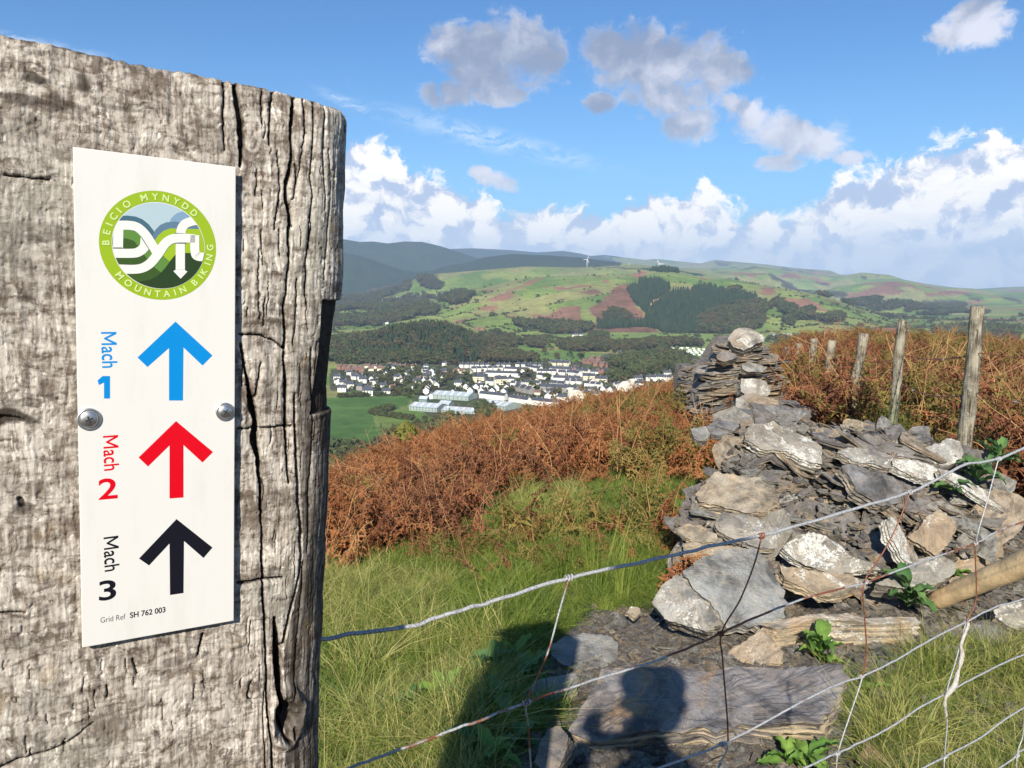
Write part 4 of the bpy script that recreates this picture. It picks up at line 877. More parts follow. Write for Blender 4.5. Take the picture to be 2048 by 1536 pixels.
SL = [
 ('slate_slab', z7((560, 195), (582, 124), (700, 116), (790, 140), (870, 190), (968, 250), (970, 345), (905, 332), (862, 318), (780, 280), (640, 260)), (.10, -.55, .80), .055, 1, 'big pale lichened slate on top of the tumbled wall, orange lower edge', .05),
 ('slate_slab', z7((885, 152), (960, 140), (1120, 136), (1250, 142), (1334, 165), (1325, 185), (1180, 215), (1045, 268), (960, 225)), (.05, -.40, .92), .06, 0, 'long dark slate lying at the back of the heap, top edge level', .15),
 ('slate_slab', z7((1050, 268), (1110, 225), (1190, 186), (1300, 200), (1400, 245), (1570, 300), (1560, 335), (1330, 290), (1180, 262)), (.12, -.45, .88), .055, 0, 'dark wedge of slate just right of the pale top slab', .10),
 ('white_rock', z7((1500, 262), (1560, 240), (1640, 205), (1705, 215), (1722, 270), (1720, 320), (1690, 366), (1600, 352), (1540, 320)), (-.15, -.75, .60), .16, 1, 'blocky white rock standing at the right end of the heap', .10),
 ('slate_slab', z7((1050, 285), (1105, 255), (1200, 258), (1300, 275), (1345, 305), (1340, 358), (1260, 345), (1150, 325)), (.1, -.55, .8), .05, 1, 'pale mossy slate below the dark wedge'),
 ('slate_slab', z7((1345, 318), (1480, 318), (1560, 345), (1612, 380), (1612, 424), (1540, 425), (1450, 405), (1350, 350)), (.05, -.6, .75), .05, 1, 'pale lichened slate on the right shoulder of the heap'),
 ('slate_slab', z7((1592, 362), (1640, 372), (1800, 450), (1958, 560), (1948, 604), (1850, 545), (1720, 468), (1610, 402)), (.3, -.6, .75), .035, 1, 'long narrow slate sloping down at the far right of the heap'),
 ('slate_slab', z7((296, 498), (345, 440), (392, 384), (500, 392), (640, 420), (740, 500), (730, 570), (640, 603), (560, 595), (430, 565), (330, 545)), (-.05, -.42, .90), .07, 4, 'wide brown slate on the left of the heap with an orange front edge'),
 ('slate_slab', z7((1070, 352), (1120, 346), (1240, 375), (1350, 398), (1430, 450), (1390, 540), (1330, 570), (1250, 560), (1160, 470)), (.32, -.55, .75), .07, 0, 'striped dark slate tilted down in the middle of the heap'),
 ('slate_slab', z7((760, 790), (820, 740), (900, 700), (960, 705), (1060, 770), (1130, 835), (1240, 870), (1292, 905), (1150, 912), (1010, 925), (900, 880), (820, 840)), (.0, -.70, .70), .06, 1, 'pointed white lichened slate leaning low on the front of the heap', -.08),
 ('slate_slab', z7((400, 645), (440, 602), (600, 616), (700, 650), (762, 700), (725, 795), (640, 785), (520, 745), (410, 700)), (-.1, -.62, .75), .06, 1, 'lichened slate under the wide brown slate, behind the rusty knot'),
 ('slate_slab', z7((196, 692), (240, 655), (330, 670), (412, 718), (402, 762), (320, 755), (240, 735)), (-.25, -.45, .85), .05, 4, 'small tan slate sticking out at the left foot of the heap'),
 ('slate_slab', z7((228, 770), (300, 752), (420, 775), (560, 790), (520, 830), (380, 842), (240, 830)), (-.1, -.4, .9), .05, 4, 'flat ochre slate above the big grey leaning slab'),
 ('slate_slab', z7((212, 925), (330, 840), (430, 810), (610, 786), (684, 868), (742, 980), (800, 1085), (770, 1165), (640, 1195), (470, 1205), (380, 1100)), (.16, -.50, .84), .055, 3, 'smooth grey slab leaning on the white lichened block', -.15),
 ('lichened_block', z7((64, 1080), (112, 985), (200, 930), (270, 1000), (380, 1110), (440, 1190), (360, 1235), (240, 1205), (130, 1165)), (-.25, -.72, .62), .14, 1, 'white lichened block under the left end of the smooth leaning slab', -.10),
 ('slate_slab', z7((745, 888), (900, 905), (1100, 928), (1172, 960), (1160, 1010), (1060, 1045), (960, 1046), (870, 1005), (770, 955)), (.05, -.45, .88), .06, 4, 'tan striped slate below the pointed white slate', -.1),
 ('slate_slab', z7((1255, 985), (1380, 905), (1505, 842), (1640, 832), (1692, 872), (1680, 925), (1590, 975), (1490, 1012), (1380, 992)), (.0, -.62, .78), .10, 3, 'grey wedge of slate left of the fallen wooden post', -.1),
 ('brown_stone', z7((1430, 728), (1480, 690), (1545, 610), (1610, 585), (1675, 640), (1680, 700), (1642, 775), (1592, 832), (1530, 800)), (.1, -.8, .55), .09, 2, 'purple brown stone with a cream face at the right of the heap', -.05),
 ('slate_slab', z7((1310, 650), (1352, 622), (1400, 690), (1445, 775), (1495, 850), (1440, 875), (1390, 840), (1330, 730)), (.5, -.65, .5), .05, 1, 'narrow pale slate standing on edge left of the brown stone', -.05),
 ('slate_block', zA((700, 275), (770, 256), (1000, 243), (1250, 238), (1488, 234), (1522, 262), (1300, 272), (1100, 276), (890, 282), (780, 300)), (.0, -.12, .99), .13, 6, 'long squared cream slate block behind the leafy green plant'),
 ('slate_slab', zA((500, 470), (560, 400), (700, 308), (745, 355), (825, 435), (800, 488), (680, 492), (560, 492)), (-.2, -.55, .8), .05, 2, 'brown slate leaning on the left end of the cream block'),
 ('slate_slab', [(1140, 1462), (1172, 1400), (1215, 1350), (1262, 1333), (1400, 1327), (1560, 1325), (1694, 1326), (1690, 1372), (1660, 1420), (1655, 1462), (1560, 1452), (1420, 1455), (1300, 1462), (1200, 1478)], (.0, -.28, .96), .17, 5, 'largest slate slab lying in the foreground, purple grey, partly shaded'),
 ('slate_slab', zB((878, 940), (1000, 870), (1130, 815), (1280, 760), (1470, 722), (1520, 745), (1500, 830), (1400, 880), (1280, 890), (1120, 905), (960, 950)), (.0, -.15, .98), .05, 3, 'long flat grey slab behind the left end of the largest slab'),
 ('slate_slab', zB((1330, 572), (1440, 500), (1545, 482), (1690, 500), (1750, 540), (1740, 640), (1640, 700), (1510, 715), (1400, 660)), (.0, -.12, .99), .04, 3, 'flat blue grey slab lying on the scree left of the heap'),
 ('slate_slab', zA((1530, 292), (1620, 274), (1722, 302), (1738, 345), (1690, 375), (1590, 362), (1545, 340)), (.0, -.2, .97), .05, 5, 'small purple slate just right of the cream block'),
 ('slate_slab', zA((1742, 300), (1830, 270), (1945, 268), (1985, 330), (1960, 375), (1850, 398), (1770, 362)), (.1, -.25, .95), .05, 0, 'dark slate in the shade near the wool tuft'),
 ('white_rock', zA((1892, 214), (1960, 185), (2075, 165), (2090, 300), (2010, 312), (1950, 280), (1905, 250)), (.0, -.6, .8), .10, 1, 'white banded rock at the right edge above the grass'),
 ('slate_slab', zA((1550, 382), (1680, 392), (1840, 400), (2035, 410), (2000, 450), (1880, 475), (1760, 462), (1640, 430)), (.0, -.15, .98), .04, 3, 'thin grey slate lying along the top of the right grass patch'),
 ('slate_slab', zA((1195, 968), (1245, 888), (1400, 868), (1505, 925), (1470, 995), (1380, 1040), (1240, 1040)), (.1, -.1, .98), .04, 5, 'flat purple slate at the bottom edge beside the bent straw'),
 ('slate_slab', zA((1080, 745), (1180, 700), (1270, 740), (1260, 830), (1160, 855), (1095, 820)), (.0, -.1, .99), .03, 3, 'small flat slate at the right end of the largest slab'),
 ('slate_slab', z7((270, 150), (350, 140), (376, 180), (345, 215), (290, 212)), (-.1, -.6, .8), .05, 3, 'left one of two grey slates lying in the bracken', 0, 'stone', 0, 5.2),
 ('slate_slab', z7((350, 145), (400, 108), (470, 112), (545, 130), (500, 165), (420, 190), (376, 180)), (-.1, -.45, .9), .05, 0, 'right one of two grey slates lying in the bracken', 0, 'stone', 0, 5.25),
 ('mossy_rock', zB((1250, 1240), (1290, 1120), (1340, 1040), (1400, 1030), (1450, 1080), (1440, 1180), (1400, 1276), (1310, 1290)), (-.3, -.6, .7), .12, 0, 'rough dark rock at the left foot of the largest slab'),
 ('slate_slab', zB((1090, 1120), (1200, 1060), (1300, 1075), (1290, 1180), (1200, 1240), (1110, 1210)), (.0, -.1, .99), .03, 5, 'shaded slate half hidden by leaves left of the dark rock'),
 ('small_stone', zB((530, 760), (555, 732), (585, 750), (582, 785), (545, 790)), (.1, -.5, .8), .025, 1, 'small pale stone alone in the grass near the post'),
 ('small_stone', zB((1790, 365), (1820, 328), (1870, 338), (1880, 370), (1840, 402)), (.1, -.6, .8), .03, 4, 'small tan stone on the grass left of the lichened block'),
]
for k, a_ in enumerate(SL):
    nm, poly, n_, th_, mt_, lab = a_[:6]; dd_ = (a_[6] if len(a_) > 6 else 0) - (.07 if np.mean(poly, 0)[1] < 1200 else 0); dep_ = a_[9] if len(a_) > 9 else None
    slab(nm, poly, n_, th_, MS[mt_], lab, dd_, seed=k + 1, dep=dep_, ns=110 if th_ > .1 or k in (0, 7, 13, 21) else 80, rows=8 if th_ > .1 else 6, inner=12)
# the heap itself: stones lying on a rubble core
heap = thing('tumbled_wall', 'heap of loose broken slates where the dry stone wall has tumbled down', 'stone wall')
def heap_pt(px, py, dd=0): return at(px, py, float(ydep(px, py)) + dd)
HP = [(1500, 850), (1560, 838), (1700, 850), (1830, 868), (1920, 900), (2010, 1020), (1960, 1090), (1900, 1130), (1800, 1150), (1700, 1170), (1560, 1170), (1440, 1140), (1350, 1100), (1360, 1050), (1390, 980), (1440, 930), (1470, 880)]
def cheap(name, seed, ns=16):
    """one of a few low stones whose mesh the rubble shares"""
    r_ = np.random.default_rng(seed); k = r_.integers(5, 8); a = np.sort(r_.uniform(0, 2 * math.pi, k)) ; a = np.linspace(0, 2 * math.pi, k, endpoint=False) + r_.uniform(-.35, .35, k)
    rr_ = r_.uniform(.7, 1.1, k); el_ = r_.uniform(1.1, 2.3); P = np.stack([np.cos(a) * rr_ * el_ * .5, np.sin(a) * rr_ * .5, 0 * a], -1)
    return stone_mesh(name, P, (0, 0, 1), r_.uniform(.05, .11), MS[0], seed + 30, ns=ns, inner=2, rows=3)
PROTO = {}
for mt_ in range(6):
    for j in range(4):
        me = cheap('stone', 11 + mt_ * 7 + j, 20); me.materials.clear(); me.materials.append(MS[mt_]); PROTO[(mt_, j)] = me
def put_stone(name, P, size, n, yaw, parent, mt_=None, zs_=1.0):
    mt_ = int(rng.choice(6, p=[.40, .08, .20, .18, .06, .08])) if mt_ is None else mt_
    o = obj(name, PROTO[(mt_, int(rng.integers(4)))], parent, P); z_ = Vector(n).normalized()
    o.rotation_euler = (z_.to_track_quat('Z', 'Y').to_matrix() @ Matrix.Rotation(yaw, 3, 'Z')).to_euler(); o.scale = (size, size, size * zs_); return o
cnt = 0; used = []
hp = np.array(HP)
while cnt < 265:
    x_, y_ = rng.uniform(1350, 2010), rng.uniform(838, 1175)
    if not inpoly(np.array([x_]), np.array([y_]), HP)[0]: continue
    sz = float(rng.choice([.08, .13, .19, .27], p=[.16, .30, .32, .22])); P = heap_pt(x_, y_, rng.uniform(.05, .13))
    n_ = (rng.normal(0, .30), -.45 + rng.normal(0, .30), 1.0 if rng.random() < .85 else .3)
    put_stone('stone', P, sz * rng.uniform(.8, 1.3), n_, rng.uniform(0, 6.28), heap, None, rng.uniform(.6, 1.3)); cnt += 1
# rubble core under the stones, so that no gap looks through the heap
gx = np.linspace(1330, 2040, 60); gy = np.linspace(832, 1200, 34); GX, GY = np.meshgrid(gx, gy); dpt = ydep(GX, GY)
core = at(GX, GY, dpt + .10); ed = np.zeros(GX.shape)
for (ax_, ay_), (bx_, by_) in zip(HP, HP[1:] + HP[:1]): pass
ins = inpoly(GX, GY, [(1500 + (a_ - 1660) * 0 + a_ - 1500, b_) for a_, b_ in HP]); hg = H(core[..., 0], core[..., 1])
core[..., 2] = np.where(ins, core[..., 2] - .03 + .03 * fbm(core[..., 0] * 9, core[..., 1] * 9, 2, 3), np.minimum(core[..., 2], hg - .02))
ob = obj('rubble_core', mesh('rubble_core', core.reshape(-1, 3), grid_faces(*GX.shape), MS[2], attrs={'side': np.full(GX.size, .3)}), heap); ob['kind'] = 'stuff'
# ---- the standing end of the wall in the middle distance, and the stretch beyond it
def wall_courses(name, label, outline_l, outline_r, depth0, depth1, rows_, parent_loc, cap=None, n_max=240, size=(.16, .38)):
    w = thing(name, label, 'stone wall', parent_loc); P0 = np.array(parent_loc); k = 0
    for r_ in range(rows_):
        f_ = r_ / (rows_ - 1); py = outline_l[0][1] + (outline_l[-1][1] - outline_l[0][1]) * f_
        lx = np.interp(-py, [-q[1] for q in outline_l], [q[0] for q in outline_l]); rx = np.interp(-py, [-q[1] for q in outline_r], [q[0] for q in outline_r])
        x_ = lx + rng.uniform(-4, 4)
        while x_ < rx - 4 and k < n_max:
            sz = rng.uniform(*size); dp = depth0 + (depth1 - depth0) * f_ + rng.uniform(-.05, .05) ; step_ = sz * F / dp * .52
            c_ = at(min(x_ + step_ / 2, rx - step_ * .45), py, dp) - P0
            put_stone('stone', c_, sz, (rng.normal(0, .10) - .12, rng.normal(0, .10) - .05, 1), rng.choice([0, math.pi]) + rng.normal(0, .3), w, int(rng.choice(6, p=[.34, .16, .18, .16, .12, .04])), rng.uniform(.8, 1.4)); x_ += step_ * rng.uniform(.75, 1.0); k += 1
        # stones set deeper carry the wall's thickness
    return w
bx_ = at(1470, 830, 9.6)
w1 = wall_courses('wall_end', 'standing end of the dry stone wall with a round boulder on top', [(1400, 832), (1405, 800), (1412, 770), (1420, 740), (1432, 715), (1445, 695), (1460, 682)],
                  [(1562, 832), (1562, 795), (1558, 765), (1548, 735), (1535, 712), (1525, 695), (1520, 682)], 9.4, 10.2, 22, bx_, n_max=215, size=(.22, .46))
def in_wall(nm, poly, n_, th, mt_, dep_, sd): 
    o = slab(nm, poly, n_, th, MS[mt_], '', 0, seed=sd, dep=dep_, parent=w1, ns=56); o.location = Vector(o.location) - Vector(bx_); return o
in_wall('boulder', z5((1365, 870), (1395, 820), (1440, 792), (1500, 788), (1580, 812), (1650, 860), (1640, 890), (1560, 930), (1490, 965), (1440, 950), (1390, 915)), (-.1, -.75, .6), .22, 1, 9.9, 61)
in_wall('stone', z5((1465, 1180), (1560, 1178), (1650, 1195), (1700, 1250), (1680, 1310), (1560, 1335), (1500, 1310), (1465, 1270)), (.05, -.85, .5), .2, 1, 9.0, 62)
in_wall('stone', z5((1430, 1330), (1500, 1300), (1620, 1330), (1640, 1400), (1560, 1440), (1430, 1420)), (.0, -.85, .5), .2, 1, 8.8, 63)
in_wall('stone', z5((1280, 1000), (1340, 960), (1430, 990), (1440, 1020), (1340, 1050), (1285, 1030)), (-.1, -.7, .6), .12, 0, 9.6, 64)
in_wall('stone', z5((1480, 1060), (1580, 1062), (1660, 1090), (1640, 1130), (1520, 1125), (1475, 1100)), (.1, -.75, .6), .12, 3, 9.5, 65)
# the wall's core behind its face
def core_block(w, P0, l_, r_, d0, d1, th):
    v = []
    for (xa, ya), (xb, yb) in zip(l_, r_):
        f_ = (l_[0][1] - ya) / (l_[0][1] - l_[-1][1]); d_ = d0 + (d1 - d0) * f_ + .10
        a_, b_ = at(xa + 9, ya, d_), at(xb - 9, yb, d_); v += [a_, b_, b_ + [0, th, 0], a_ + [0, th, 0]]
    f = [list(q) for q in grid_faces(len(l_), 4, True)] + [[0, 1, 2, 3], [4 * len(l_) - 4 + k for k in range(4)]]
    o = obj('wall_core', mesh('wall_core', np.array(v) - P0, f, MS[0], smooth=False, attrs={'side': np.full(len(v), .6)}), w)
core_block(w1, bx_, [(1400, 850), (1405, 800), (1412, 770), (1420, 740), (1432, 715), (1445, 695), (1460, 680)], [(1562, 850), (1562, 800), (1558, 770), (1548, 740), (1535, 715), (1525, 695), (1520, 680)], 9.4, 10.2, .9)
for k in range(60):                                       # the left flank, seen obliquely
    f_ = rng.random(); py = 830 - 130 * f_; lx = np.interp(-py, [-832, -770, -715, -682], [1400, 1412, 1432, 1460]); d_ = 9.4 + .8 * f_ + rng.uniform(.1, .8)
    put_stone('stone', at(lx + rng.uniform(4, 18), py, d_) - bx_, rng.uniform(.2, .38), (rng.normal(0, .15), rng.normal(0, .15), 1), rng.uniform(0, 6.28), w1, None, rng.uniform(.6, 1.1))
bx2 = at(1385, 790, 12.5)
w2 = wall_courses('wall_stretch', 'low stretch of dry stone wall beyond the standing end, lower and further left', [(1360, 800), (1360, 770), (1362, 750), (1366, 736)], [(1420, 800), (1420, 770), (1420, 750), (1410, 736)], 12.0, 12.3, 11, bx2, n_max=70, size=(.2, .42))
core_block(w2, bx2, [(1362, 810), (1362, 770), (1364, 750), (1368, 738)], [(1425, 810), (1425, 770), (1425, 750), (1412, 738)], 12.0, 12.3, .9)
w3p = at(1520, 850, 7.0); w3 = thing('low_wall', 'low grassy remains of wall between the heap and the standing end', 'stone wall', w3p)
for k in range(55):
    f_ = rng.random(); px_q = 1500 + 60 * f_ + rng.uniform(-45, 45); py_q = 862 - 52 * f_ + rng.uniform(-8, 8); d_ = 5.0 + 3.6 * f_
    put_stone('stone', at(px_q, py_q, d_) - w3p, rng.uniform(.14, .34), (rng.normal(0, .2), rng.normal(0, .2) - .2, 1), rng.uniform(0, 6.28), w3, None, rng.uniform(.6, 1.0))
# slate chips scattered over the scree: scattered further down as one object
# ---- the fallen wooden post
m_pole = flat_mat('barkless_timber', (.50, .36, .20), .7, .25, .25, 9, 0, .5, 60)
a_ = at(1862, 1205, 3.75); b_ = at(2150, 1085, 3.15); P = np.linspace(a_, b_, 14);  P = P + np.stack([fbm(np.arange(14) * .4, c_ * 3.3, 0, 2) for c_ in (1, 2, 3)], -1) * .006
v, f = tube(P, np.linspace(.045, .062, 14), 18); v += .004 * np.stack([fbm(v[:, 0] * 12, v[:, 1] * 12, v[:, 2] * 12 + c_, 3) for c_ in (0, 5, 9)], -1)
tag(obj('fallen_post', mesh('fallen_post', v, f, m_pole)), 'pale barkless wooden post lying across the slates at the right edge', 'post')
# ---- fence posts with barbed wire along the right
m_fp, t, p = new_mat('fence_post_timber', .9, .15); tcn = t.nodes.new('ShaderNodeTexCoord').outputs['Object']
_a, _b, _c = noise(t, mapping(t, tcn, scale=(70, 70, 5)), 1, 5, .7), noise(t, tcn, 9, 4, .6), noise(t, tcn, 42, 4, .7)
_k = mix(t, (_a * .6 + _b * .5).step(.42, .66), (.075, .060, .042), (.34, .30, .22)); _k = mix(t, _c.step(.56, .66) * .6, _k, (.42, .42, .34)); _k = mix(t, _a.step(.42, .34), _k, (.03, .024, .018))
t.links.new(_k, p.inputs['Base Color']); add_bump(t, p, _a * .8 + _c * .3, 1.0, .012)
FP = [(1957, 612, 5.0, 1.5, .044, 0), (1806, 641, 6.8, 1.35, .042, .02), (1727, 667, 8.7, 1.3, .055, .10), (1664, 681, 10.7, 1.2, .055, .03), (1628, 677, 12.5, 1.1, .055, .03), (1599, 687, 14.3, 1.0, .055, .0), (1575, 694, 16.0, .9, .055, .0)]
LB = ['nearest weathered fence post in the bracken, tallest of the row', 'second fence post from the right, slim and plumb', 'third fence post, leaning to the right', 'fourth fence post, grey, half sunk in bracken', 'fifth fence post, at the far bend of the row',
      'sixth fence post, short and grey above bracken', 'farthest fence post, only its tip above the bracken']
TOPS = []
for k, (x_, y_, d_, h_, r_, ln) in enumerate(FP):
    T = at(x_, y_, d_); TOPS.append(T); B = T + [-ln * h_ - .02 * h_, 0, -h_ - .2]; P = np.linspace(B, T, 16); P[:, 0] += .008 * vn(np.arange(16) * .5, k)
    v, f = tube(P, r_ * (1 + .06 * vn(np.arange(16) * .6, k * 3.1)), 14); v[:, :2] += .011 * np.stack([fbm(v[:, 0] * 26, v[:, 2] * 5, c_ + v[:, 1] * 26, 4, .6) for c_ in (0, 5)], -1)
    tag(obj('fence_post', mesh('fence_post', v - B, f, m_fp), None, B), LB[k], 'fence post', 'posts of the barbed wire fence')
m_barb = wire_mat('barbed_wire', (.30, .45))
tops = [at(2400, 590, 3.9)] + TOPS
for wi, drop in enumerate((.30, .56)):
    root = thing('barbed_wire', ('upper' if wi == 0 else 'lower') + ' strand of rusty barbed wire strung between the fence posts', 'wire'); pts = []
    for (A, B) in zip(tops, tops[1:]):
        tt = np.linspace(0, 1, 16, endpoint=False)[:, None]; q = A * (1 - tt) + B * tt; q[:, 2] -= drop + .16 * (tt * (1 - tt))[:, 0] * (1 if wi == 0 else 1.5); pts.append(q)
    P = np.vstack(pts) + [0, -.055, 0]; v, f = tube(P, .0035, 5); obj('strand', mesh('strand', v, f, m_barb), root)
    L_ = np.r_[0, np.cumsum(np.linalg.norm(np.diff(P, axis=0), axis=1))]; bm_ = MB()
    for s_ in np.arange(.05, L_[-1] - .05, .11):
        c_ = np.array([np.interp(s_, L_, P[:, i]) for i in range(3)])
        for e_ in range(3):
            d_ = rng.normal(size=3); d_ /= np.linalg.norm(d_); v, f = tube(np.array([c_ - d_ * .017, c_, c_ + d_ * .017]), [.0012, .003, .0012], 4, False); bm_.add(v, f)
    o = obj('barbs', bm_.mesh('barbs', m_barb), root); o['kind'] = 'stuff'
# ================================================================== plants
# ---- two sheep grazing beyond the crest
m_fl = flat_mat('fleece', (.72, .66, .52), .95, .1, .12, 6, 0, .9, 16); m_fc = flat_mat('sheep_face', (.60, .55, .46), .8, .2)
def blob_mesh(name, parts, mat, vox=.05):
    me = bpy.data.metaballs.new(name); me.resolution = vox; me.render_resolution = vox; me.threshold = .3
    for c_, r_ in parts: e_ = me.elements.new(); e_.co = c_; e_.radius = r_
    o = bpy.data.objects.new(name, me); COL.objects.link(o); dg = bpy.context.evaluated_depsgraph_get(); dg.update(); m2 = bpy.data.meshes.new_from_object(o.evaluated_get(dg)); bpy.data.objects.remove(o); bpy.data.metaballs.remove(me)
    m2.materials.clear(); m2.materials.append(mat); m2.polygons.foreach_set('use_smooth', [True] * len(m2.polygons)); m2.name = name; return m2
def sheep(px_, dist, yaw, label):
    az_, _ = azel(px_, 790); x_, y_ = dist * math.sin(az_), dist * math.cos(az_); root = thing('sheep', label, 'sheep', (x_, y_, float(H(x_, y_))), (0, 0, yaw), 'sheep grazing beyond the bracken'); root.scale = (.66,) * 3
    bp = [((0, .38, .62), .36), ((0, .15, .64), .42), ((0, -.12, .64), .43), ((0, -.38, .62), .38), ((0, .55, .74), .24), ((0, -.55, .55), .2), ((.1, 0, .6), .36), ((-.1, 0, .6), .36)]
    b_ = blob_mesh('fleece', bp, m_fl, .06); V_ = np.array([q.co for q in b_.vertices]); nz_ = .035 * fbm(V_[:, 0] * 14, V_[:, 1] * 14, V_[:, 2] * 14, 3); N_ = np.array([q.normal for q in b_.vertices]); b_.vertices.foreach_set('co', (V_ + N_ * nz_[:, None]).ravel()); obj('body', b_, root)
    h_ = blob_mesh('head', [((0, .74, .86), .16), ((0, .84, .80), .13), ((0, .93, .73), .10), ((.11, .72, .92), .06), ((-.11, .72, .92), .06), ((.16, .71, .90), .05), ((-.16, .71, .90), .05)], m_fc, .035); obj('head', h_, root)
    for sx, sy in ((-.14, .38), (.14, .38), (-.14, -.40), (.14, -.40)):
        bk = -.05 if sy < 0 else .0; v, f = tube(np.array([[sx, sy, .46], [sx, sy + bk * .6, .30], [sx, sy + bk * -1, .14], [sx, sy, .03], [sx, sy + .03, 0]]), [.075, .045, .032, .028, .036], 8); obj('leg', mesh('leg', v, f, m_fc), root)
sheep(1154, 21.5, .35, 'cream sheep at the crest of the bracken, left of the other'); sheep(1252, 23.5, 5.7, 'whiter sheep at the crest of the bracken, nearer the wall end')
# ================================================================== the photographer, whose shadow falls on the slates
m_jk = flat_mat('jacket', (.05, .07, .12), .8, .2, .2, 8, 0, .3, 30); m_tr = flat_mat('trousers', (.04, .04, .05), .85, .2, .2, 8); m_sk = flat_mat('skin', (.55, .33, .24), .55, .4, .05, 12); m_hr = flat_mat('hair', (.06, .04, .03), .7, .3, .2, 60); m_ph = flat_mat('phone_black', (.02, .02, .022), .3, .5, .02)
def skin_mesh(name, J, E_, mat, sub=2, root_i=0):
    me = bpy.data.meshes.new(name); me.from_pydata([tuple(j[0]) for j in J], E_, []); me.materials.append(mat); o = bpy.data.objects.new(name, me); COL.objects.link(o); md = o.modifiers.new('skin', 'SKIN'); md.use_smooth_shade = True
    for i, j in enumerate(J): r_ = j[1]; me.skin_vertices[0].data[i].radius = (r_, r_) if np.isscalar(r_) else r_
    me.skin_vertices[0].data[root_i].use_root = True; o.modifiers.new('sub', 'SUBSURF').render_levels = sub; o.modifiers['sub'].levels = sub
    dg = bpy.context.evaluated_depsgraph_get(); dg.update(); m2 = bpy.data.meshes.new_from_object(o.evaluated_get(dg)); bpy.data.objects.remove(o); m2.name = name; return m2
pg = float(H(.12, -.42)); per = thing('person', 'person in a dark jacket holding a phone up in both hands', 'person', (.06, -.34, pg)); per.scale = (1.12, 1.0, 1.075); Z = (1.5 - pg) / 1.075
B_ = [((0, 0, .98), (.16, .11)), ((0, 0, 1.15), (.15, .105)), ((0, .01, 1.32), (.18, .12)), ((0, 0, 1.44), (.10, .09)), ((0, .02, 1.53), .055), ((0, .035, 1.585), .055),
      ((-.17, 0, 1.40), .065), ((-.27, .06, 1.20), .050), ((-.20, .24, 1.36), .040), ((-.175, .30, Z + .01), .030), ((.17, 0, 1.40), .065), ((.25, .08, 1.20), .050), ((.10, .24, 1.36), .040), ((.0, .31, Z - .02), .030)]
obj('body', skin_mesh('body', B_, [(0, 1), (1, 2), (2, 3), (3, 4), (4, 5), (3, 6), (6, 7), (7, 8), (8, 9), (3, 10), (10, 11), (11, 12), (12, 13)], m_jk), per)
hd = blob_mesh('head', [((0, .05, 1.70), .125), ((0, .02, 1.73), .125), ((0, .075, 1.64), .09), ((0, .165, 1.685), .022), ((.095, .035, 1.69), .03), ((-.095, .035, 1.69), .03), ((0, .10, 1.61), .06)], m_sk, .014); obj('head', hd, per)
obj('hair', blob_mesh('hair', [((0, .0, 1.76), .13), ((0, -.03, 1.71), .125), ((.05, .03, 1.78), .09), ((-.05, .03, 1.78), .09)], m_hr, .016), per)
L_ = [((0, 0, .96), (.15, .11)), ((-.09, 0, .88), .10), ((-.11, .02, .50), .065), ((-.12, -.01, .10), .045), ((-.12, .06, .04), .045), ((-.12, .15, .03), .04), ((.09, 0, .88), .10), ((.11, .02, .50), .065), ((.12, -.01, .10), .045), ((.12, .06, .04), .045), ((.12, .15, .03), .04)]
obj('trousers', skin_mesh('trousers', L_, [(0, 1), (1, 2), (2, 3), (3, 4), (4, 5), (0, 6), (6, 7), (7, 8), (8, 9), (9, 10)], m_tr), per)
for sx, wx, wz_, sg in ((-.175, -.175, Z + .01, 1), (.0, .0, Z - .02, -1)):
    wr = np.array([wx, .31, wz_]); J = [(wr, .026), (wr + [sg * .008, .025, .03], (.036, .018))]; E_ = [(0, 1)]
    for k in range(4):
        kb = wr + np.array([sg * (.014 - k * .0), .035 + .001 * k, .062 - k * .021]); J += [(kb, .0095), (kb + [sg * .028, .012, .002], .009), (kb + [sg * .046, .0 + .006, .0], .008)]; n_ = len(J); E_ += [(1, n_ - 3), (n_ - 3, n_ - 2), (n_ - 2, n_ - 1)]
    J += [(wr + [sg * .016, .0, .012], .012), (wr + [sg * .036, -.004, .022], .010)]; n_ = len(J); E_ += [(0, n_ - 2), (n_ - 2, n_ - 1)]
    obj('hand', skin_mesh('hand', J, E_, m_sk, 1), per)
mb = MB(); mb.box((0, 0, 0), (.150, .008, .074)); ph = obj('phone', mb.mesh('phone', m_ph), None, (-.045, -.014, 1.490), (-PITCH, 0, 0)); tag(ph, 'black phone held up level in front of the face', 'phone'); q = ph.modifiers.new('b', 'BEVEL'); q.width = .003; q.segments = 3
